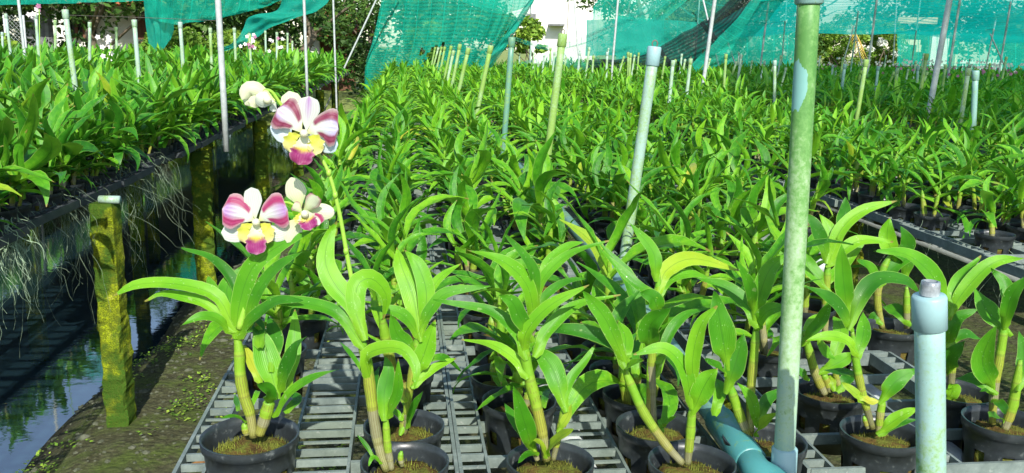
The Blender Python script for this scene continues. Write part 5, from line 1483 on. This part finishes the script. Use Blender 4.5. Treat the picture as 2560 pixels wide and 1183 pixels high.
tree(480, 21, 3.9, 2.5, 'dark leafy tree behind the teal net canopy', 2, nleaf=7000, trunk_r=0.14, crown_lo=0.45)
tree(752, 20, 4.2, 2.6, 'leafy tree with a forked pale trunk by the red-roofed hut', 3, nleaf=8000, trunk_r=0.13, crown_lo=0.42)
tree(915, 26, 5.0, 1.9, 'bushy tree between the hut and the net curtain', 4, nleaf=8000, trunk_r=0.10, crown_lo=0.26)
tree(1090, 24, 5.5, 2.3, 'broad tree hidden behind the torn net curtain', 5, nleaf=8000, crown_lo=0.1)
tree(1165, 27, 4.2, 1.7, 'tree showing its leaves through the net curtain hem', 6, nleaf=6000, crown_lo=0.1)
tree(1315, 25, 2.3, 0.75, 'small lime-leaved tree against the white building', 7, mat='crown_lit', nleaf=1500, crown_lo=0.6, trunk_r=0.05, nclump=9)
tree(1600, 30, 5.5, 2.2, 'tree rising over the square net panel', 8, nleaf=7000, crown_lo=0.3)
tree(1740, 34, 6.0, 3.0, 'dark tree behind the gathered black net', 9, nleaf=7000)
tree(1880, 31, 4.0, 2.6, 'green tree veiled by the far net wall', 10, nleaf=8000, crown_lo=0.08)
tree(2330, 44, 5.5, 3.5, 'wide tree added behind the cream house to block the bright sky', 23, nleaf=5000, crown_lo=0.08, size=0.3)  # these three trees are added to block bright sky behind the net wall
tree(2500, 40, 5.5, 3.5, 'broad tree added behind the white fence bars to block the bright sky', 24, nleaf=6000, crown_lo=0.05, size=0.3)
tree(2620, 36, 5.0, 2.8, 'leafy sky-blocking tree added at the end of the far net wall', 25, nleaf=5000, crown_lo=0.05, size=0.25)
tree(-60, 20, 3.4, 2.2, 'bushy tree beside the wire-mesh fence', 11, nleaf=7000, crown_lo=0.2)
tree(620, 30, 5.0, 4, 'shady tree deep in the garden behind the house', 21, nleaf=7000, crown_lo=0.1, size=0.22)
tree(380, 32, 4.6, 4.5, 'tall tree rising over the house roof', 22, nleaf=7000, crown_lo=0.1, size=0.22)
def shrub(px, f, h, sp, label, seed, mat='crown_lit', n=3500, size=0.11, white=0):
    t = tree(px, f, h, sp, label, seed, mat, n, size, 0.035, 0.12, 'shrub', None, 14)
    if white:
        r = random.Random(seed); cl = [(r.uniform(-sp, sp) * 0.8, r.uniform(-sp, 0) * 0.8, h * r.uniform(0.15, 0.95), 0.16) for _ in range(12)]
        ob('blossom', crown_mesh('blossom', cl, white, 0.10, M['crown_white'], seed + 50), t)
shrub(500, 16.5, 1.75, 0.8, 'sunlit lime shrub below the net canopy', 31)
shrub(630, 17, 1.7, 0.9, 'sunlit shrub with pale leaves under the slung net', 32)
shrub(455, 17.5, 1.6, 0.7, 'bright bushy shrub beside the hanging net end', 33)
shrub(30, 15, 1.7, 0.6, 'pale green shrub at the wire-mesh fence', 34)
shrub(1085, 17.2, 1.9, 0.45, 'yellow-green shrub poking through the torn hole in the curtain', 35, n=2500, size=0.12)
shrub(2080, 30, 2.9, 1.0, 'tall lime hedge shrub in the opening of the far net wall', 36, n=6000)
shrub(2140, 30.6, 2.8, 1.0, 'dense hedge shrub beside the dry palm frond', 39, n=6000)
shrub(2205, 30, 2.5, 0.95, 'hedge shrub covered in white blossom in the net wall opening', 37, n=4500, white=900)
# dry palm frond
fb_ = at_f(2168, 165, 29)
t = thing('palm_frond', 'dry golden palm frond hanging in the opening of the far net wall', 'palm frond', (fb_.x, fb_.y, 0))
m = MB(); tp = at_f(2135, 76, 29); mid = at_f(2152, 110, 28.8)
sp = catmull([at_f(2128, 60, 29), tp, mid, at_f(2166, 150, 28.9)], 24); o3 = Vector((fb_.x, fb_.y, 0))
m.tube([p - o3 for p in sp], 0.02, 6); ob('stalk', m.mesh('stalk', M['frond_dry']), t)
for i in range(4, 24):
    for s_ in (-1, 1):
        m = MB(); p = sp[i] - o3; L = 0.42 * math.sin(math.pi * (i - 2) / 25)
        q = p + RGT * (s_ * L * 0.55) + Vector((0, 0, -L))
        m.add([p + Vector((0, 0, 0.03)), p + Vector((0, 0, -0.03)), q, q + RGT * 0.01 + FWD * 0.02], [(0, 1, 2), (0, 2, 3)])
        ob('leaflet', m.mesh('leaflet', M['frond_dry']), t)

# house behind the left-hand trees, hut, white building, house through the net
def wall_box(t, name, px0, px1, py0, py1, f, mat, th=0.2, z0=None):
    a = at_f(px0, py1, f); b = at_f(px1, py0, f)
    c = (a + b) / 2
    w = (b - a).dot(RGT)
    zlo = a.z if z0 is None else z0
    m = MB()
    P = [RGT * (-w / 2), RGT * (w / 2), RGT * (w / 2) + FWD * th, RGT * (-w / 2) + FWD * th]
    ctr = Vector((a.x + RGT.x * w / 2, a.y + RGT.y * w / 2, 0))
    vs = [p + Vector((0, 0, zlo)) for p in P] + [p + Vector((0, 0, b.z)) for p in P]
    m.add([v + ctr - Vector(t.location) for v in vs], [(0, 3, 2, 1), (4, 5, 6, 7), (0, 1, 5, 4), (1, 2, 6, 5), (2, 3, 7, 6), (3, 0, 4, 7)])
    return ob(name, m.mesh(name, mat, False), t)
hb = at_f(270, 130, 25); hb.z = 0
t = thing('house', 'low whitewashed house with grey plank doors behind the tall dark orchids', 'house', hb)
wall_box(t, 'wall', 150, 420, 14, 132, 25.2, M['white_wall'], z0=0)
for k in range(9): wall_box(t, 'plank', 62 + k * 9, 70.5 + k * 9, 14, 132, 25.1, M['grey_plank'], 0.05, z0=0)
wall_box(t, 'wall', 40, 150, -40, 14, 25.3, M['white_wall'])
wall_box(t, 'pillar', 138, 156, 8, 132, 24.4, M['white_wall'], 0.25, z0=0)
wall_box(t, 'roof', -20, 460, -40, 4, 23.9, M['roof_red'], 2.5)
w_ = wall_box(t, 'window', 165, 235, 30, 95, 25.05, M['dark'], 0.05)
for k in range(4): 
    wall_box(t, 'window_bar', 168 + k * 20, 171 + k * 20, 30, 95, 24.98, M['brown_wood'], 0.04)
wall_box(t, 'door', 345, 372, 30, 132, 25.05, M['brown_wood'], 0.05, z0=0)
m = MB(); jr = at_f(140, 128, 18.5); jr.z = 0
m.lathe([(0.2, 0.0), (0.34, 0.25), (0.40, 0.5), (0.36, 0.78), (0.24, 0.95), (0.29, 1.02), (0.29, 1.06), (0.22, 1.05), (0.2, 0.9)], 24)
tag(ob('water_jar', m.mesh('water_jar', M['terracotta']), None, jr), 'round terracotta water jar in front of the grey plank doors', 'jar')
wb = at_f(290, 130, 20); wb.z = 0
t = thing('garden_wall', 'low whitewashed garden wall behind the pale pipe posts', 'wall', wb)
wall_box(t, 'wall', 225, 345, 101, 140, 20.5, M['white_wall'], 0.15, z0=0); wall_box(t, 'coping', 222, 348, 98.5, 101.2, 20.45, M['white_wall'], 0.25)
m = MB(); dr = at_f(352, 120, 19.5); dr.z = 0
m.lathe([(0.0, 0.0), (0.27, 0.0), (0.28, 0.28), (0.29, 0.3), (0.28, 0.32), (0.28, 0.6), (0.29, 0.62), (0.28, 0.64), (0.27, 0.9), (0.25, 0.92), (0.0, 0.92)], 20)
tag(ob('plastic_drum', m.mesh('plastic_drum', M['blue_drum']), None, dr), 'blue plastic drum at the end of the garden wall', 'drum')
hb = at_f(840, 130, 27); hb.z = 0
t = thing('garden_hut', 'brown wooden garden hut with a red tiled roof beyond the channel bench', 'hut', hb)
for k in range(10): wall_box(t, 'plank', 795 + k * 9.2, 803.6 + k * 9.2, 84, 140, 27, M['brown_wood'], 0.06, z0=0)
wall_box(t, 'wall', 770, 798, 90, 140, 26.9, M['white_wall'], 0.1, z0=0)
m = MB(); a = at_f(765, 84, 26.3) - hb; b = at_f(900, 84, 26.3) - hb
m.add([a, b, b + FWD * 2 + Vector((0, 0, 0.7)), a + FWD * 2 + Vector((0, 0, 0.7)), a + Vector((0, 0, -0.07)), b + Vector((0, 0, -0.07)), b + FWD * 2 + Vector((0, 0, 0.63)), a + FWD * 2 + Vector((0, 0, 0.63))], [(0, 1, 2, 3), (4, 7, 6, 5), (0, 4, 5, 1), (1, 5, 6, 2), (3, 2, 6, 7), (0, 3, 7, 4)])
ob('roof', m.mesh('roof', M['roof_red'], False), t)
hb = at_f(1420, 130, 42); hb.z = 0
t = thing('white_building', 'plain white building glaring in the sun behind the sheer net swag', 'building', hb)
wall_box(t, 'wall', 1325, 1500, -160, 170, 42, M['white_wall'], 4, z0=0)
wall_box(t, 'window', 1315, 1340, 34, 80, 41.9, M['grey_plank'], 0.1)
wall_box(t, 'canopy', 1372, 1412, 60, 64, 41.2, M['grey_plank'], 0.8)
hb = at_f(2330, 130, 33); hb.z = 0
t = thing('cream_house', 'cream and white house front glimpsed through the far net wall', 'house', hb)
wall_box(t, 'wall', 2250, 2302, 100, 112, 33, M['cream_wall'], 0.2); wall_box(t, 'wall', 2290, 2304, 112, 130, 33.0, M['cream_wall'], 0.2)
wall_box(t, 'wall', 2322, 2375, 88, 172, 33, M['white_wall'], 0.2, z0=0); wall_box(t, 'pillar', 2383, 2396, 136, 185, 32.6, M['cream_wall'], 0.2, z0=0)
wall_box(t, 'eave', 2244, 2345, 44, 58, 33, M['cream_wall'], 0.3)
for k in range(14): wall_box(t, 'fence_bar', 2405 + k * 7.5, 2407.5 + k * 7.5, 150, 190, 31, M['white_wall'], 0.04, z0=0)
wall_box(t, 'fence_rail', 2400, 2512, 156, 158.5, 30.95, M['white_wall'], 0.04)

# chain-link fence by the house
fo = at_f(45, 125, 16); fo.z = 0
t = thing('wire_mesh_fence', 'wire-mesh fence panel in front of the grey plank doors', 'fence', fo)
a0 = at_f(18, 130, 16) - fo; wd = (at_f(66, 130, 16) - at_f(18, 130, 16)).length; hh = at_f(40, 38, 16).z
for s_ in (0, 1):
    m = MB(); q = a0 + RGT * (wd * s_); m.tube([Vector((q.x, q.y, 0)), Vector((q.x, q.y, hh))], 0.02, 6); ob('fence_post', m.mesh('fence_post', M['steel']), t)
m = MB()
st = 0.07
n = int((wd + hh) / st)
for k in range(n):
    for s_ in (1, -1):
        u0, v0 = (k * st, 0.0); u1, v1 = (k * st - hh, hh)
        if u0 > wd: v0 += u0 - wd; u0 = wd
        if u1 < 0: v1 += u1; u1 = 0
        if v1 <= v0: continue
        if s_ < 0: u0, u1 = wd - u0, wd - u1
        A = a0 + RGT * u0; B = a0 + RGT * u1
        m.tube([Vector((A.x, A.y, v0)), Vector((B.x, B.y, v1))], 0.003, 3, cap=False)
o = ob('wire_mesh', m.mesh('wire_mesh', M['steel']), t); o['kind'] = 'stuff'

# white sprays standing up from the channel benches, pink and white far blooms
def spray_flower(px, py, f, label, n, seed, wd=26, ht=70, group='white sprays'):
    r = random.Random(seed); base = at_f(px, py + ht, f); b = Vector((base.x, base.y, RIM_Z))
    t = thing('orchid_spray', label, 'flower spray', b, group)
    topz = at_f(px, py, f).z
    m = MB(); m.tube([Vector((0, 0, 0)), Vector((0.01, 0, (topz - RIM_Z) * 0.6)), Vector((0.03, 0, topz - RIM_Z))], 0.003, 5); ob('stem', m.mesh('stem', M['stem']), t)
    for k in range(n):
        z = topz - RIM_Z - r.random() * ht * 0.8 * f / FPX
        c = Vector((r.gauss(0, wd / 3 * f / FPX), r.gauss(0, 0.02), z)); R_ = 0.019
        m = MB(); d0 = r.uniform(0, 6.28); fr = (CAM - b).normalized()
        e1 = fr.cross(Vector((0, 0, 1))).normalized(); e2 = e1.cross(fr)
        for q in range(5):
            a = d0 + q * 1.257
            v = e1 * math.cos(a) + e2 * math.sin(a); w2 = e1 * -math.sin(a) + e2 * math.cos(a)
            m.add([c, c + v * R_ * 0.6 + w2 * R_ * 0.38 + fr * 0.004, c + v * R_ * 1.1, c + v * R_ * 0.6 - w2 * R_ * 0.38 + fr * 0.004], [(0, 1, 2, 3)])
        ob('bloom', m.mesh('bloom', M['bloom_white'] if r.random() < 0.8 else M['bloom_pink']), t)
M['bloom_white'] = simple('bloom_white', (0.62, 0.64, 0.56), 0.6, 0.2, scale=80, c2=(0.5, 0.44, 0.5), bump=0)
M['bloom_pink'] = simple('bloom_pink', (0.36, 0.14, 0.26), 0.6, 0.2, scale=80, bump=0)
spray_flower(272, 92, 6.5, 'white orchid spray with a purple-tinged tip before the tree trunk', 9, 1, group=None)
spray_flower(620, 86, 8.5, 'white orchid spray below the slung net strip', 12, 2, wd=40, ht=40, group=None)
spray_flower(690, 95, 9.0, 'white orchid spray beside the grey pole beyond the blooms', 7, 3, ht=40, group=None)
spray_flower(92, 12, 6.5, 'tall pale orchid spray in front of the plank doors', 8, 8, ht=60, group=None)
fr_ = np.random.default_rng(77)
def blooms(name, label, mat, pts, size):
    m = MB(); r = random.Random(3)
    for p in pts:
        fr = (CAM - p).normalized(); e1 = fr.cross(Vector((0, 0, 1))).normalized(); e2 = e1.cross(fr); d0 = r.uniform(0, 6.28)
        for q in range(5):
            a = d0 + q * 1.257; v = e1 * math.cos(a) + e2 * math.sin(a); w2 = e1 * -math.sin(a) + e2 * math.cos(a)
            m.add([p, p + v * size * 0.6 + w2 * size * 0.4, p + v * size, p + v * size * 0.6 - w2 * size * 0.4], [(0, 1, 2, 3)])
    tag(ob(name, m.mesh(name, mat)), label, 'blooms', kind='stuff')
pts = []
for k in range(420):
    x, y = fr_.uniform(9, 17), fr_.uniform(10, 21)
    pts.append(Vector((x, y, RIM_Z + fr_.uniform(0.26, 0.42))))
blooms('orchid_blooms', 'scattered white blooms over the farthest shaded rows', M['bloom_white'], pts, 0.027)
pts = [Vector((fr_.uniform(6.5, 11), fr_.uniform(7, 15), RIM_Z + fr_.uniform(0.24, 0.34))) for k in range(110)]
blooms('orchid_blooms', 'scattered pink blooms over the shaded rows under the roof net', M['bloom_pink'], pts, 0.022)

# ------------------------------------------------------------------ small things on the ground
grs = random.Random(12)
def pebbles():
    m = MB()
    ico = [(0, 0, 1), (0.9, 0, 0.3), (0.28, 0.85, 0.3), (-0.72, 0.53, 0.3), (-0.72, -0.53, 0.3), (0.28, -0.85, 0.3), (0.6, 0.5, -0.4), (-0.3, 0.8, -0.4), (-0.9, 0, -0.4), (-0.3, -0.8, -0.4), (0.6, -0.5, -0.4)]
    fs = [(0, 1, 2), (0, 2, 3), (0, 3, 4), (0, 4, 5), (0, 5, 1), (1, 6, 2), (2, 7, 3), (3, 8, 4), (4, 9, 5), (5, 10, 1), (2, 6, 7), (3, 7, 8), (4, 8, 9), (5, 9, 10), (1, 10, 6)]
    for k in range(3600):
        if k < 2900: x, y = grs.uniform(-1.35, 0.1), grs.uniform(1.3, 6.0)
        else: x, y = grs.uniform(0.85, 1.7), grs.uniform(1.2, 6)
        s = grs.choice((0.004, 0.006, 0.008, 0.012)) * grs.uniform(0.7, 1.4)
        if k % 70 == 0: s = grs.uniform(0.015, 0.03)
        a = grs.uniform(0, 6.28); z = ground_z(x, y)
        sx, sy, sz = s * grs.uniform(0.8, 1.4), s * grs.uniform(0.7, 1.1), s * grs.uniform(0.35, 0.7)
        m.add([(x + (p[0] * math.cos(a) * sx - p[1] * math.sin(a) * sy), y + (p[0] * math.sin(a) * sx + p[1] * math.cos(a) * sy), z + p[2] * sz) for p in ico], fs)
    tag(ob('gravel', m.mesh('gravel', M['stone'], False)), 'small stones scattered over the damp soil', 'gravel', kind='stuff')
pebbles()
def weeds():
    V = []; F = []; T = []
    hubs = [(grs.uniform(-1.25, -0.25), 1.5 + 2.8 * grs.random() ** 1.6) for _ in range(16)]
    for k in range(420):
        hx, hy = grs.choice(hubs)
        x, y = (hx + grs.gauss(0, 0.07), hy + grs.gauss(0, 0.13)) if k < 370 else (grs.uniform(0.95, 1.6), grs.uniform(1.5, 4))
        z = ground_z(x, y); n = grs.randint(5, 16); sp = grs.uniform(0.015, 0.045)
        for j in range(n):
            a = grs.uniform(0, 6.28); q = sp * math.sqrt(grs.random()); c = Vector((x + q * math.cos(a), y + q * math.sin(a), z + grs.uniform(0.004, 0.03)))
            s = grs.uniform(0.005, 0.011); b = grs.uniform(0, 6.28); tl = grs.uniform(-0.5, 0.5)
            u = Vector((math.cos(b), math.sin(b), tl)); w = Vector((-math.sin(b), math.cos(b), grs.uniform(-0.4, 0.4)))
            o = len(V)
            V += [c - u * s * 0.6, c + w * s * 0.55, c + u * s, c - w * s * 0.55]; F.append((o, o + 1, o + 2, o + 3)); t_ = grs.random(); T += [t_] * 4
    tag(ob('weeds', np_mesh('weeds', np.array([tuple(v) for v in V]), np.array(F), M['crown_lit'], tint=np.array(T), smooth=False)), 'small round-leaved weeds sprouting on the soil beside the bench', 'weeds', kind='stuff')
weeds()
# dry fallen leaf by the flowering pot
p = at_z(480, 1150, 0.03)
V, F, UV = leaf_template(0.5, 0.4, 8, 4, 0.6)
tag(ob('fallen_leaf', np_mesh('fallen_leaf', V, F, M['coir'], uv=UV), None, (p.x, p.y, ground_z(p.x, p.y) + 0.012), (0.2, 0.1, 0.3), 0.07), 'dry orange-brown fallen leaf on the soil by the big pot', 'leaf')
# short pipe end on the mossy post
q = Vector((-1.05, b0.y - 0.03, TRAY_Z - 0.010))
m = MB(); m.tube([q, q + RGT * 0.07], 0.014, 14)
tag(ob('pipe_end', m.mesh('pipe_end', M['pvc_clean'])), 'short grey-white pipe end lying on top of the yellow mossy post', 'pipe')
print('leaves', N_LEAF[0], 'objects', len(bpy.data.objects), 'tris', sum(len(o.data.loops) - 2 * len(o.data.polygons) for o in [mo]))
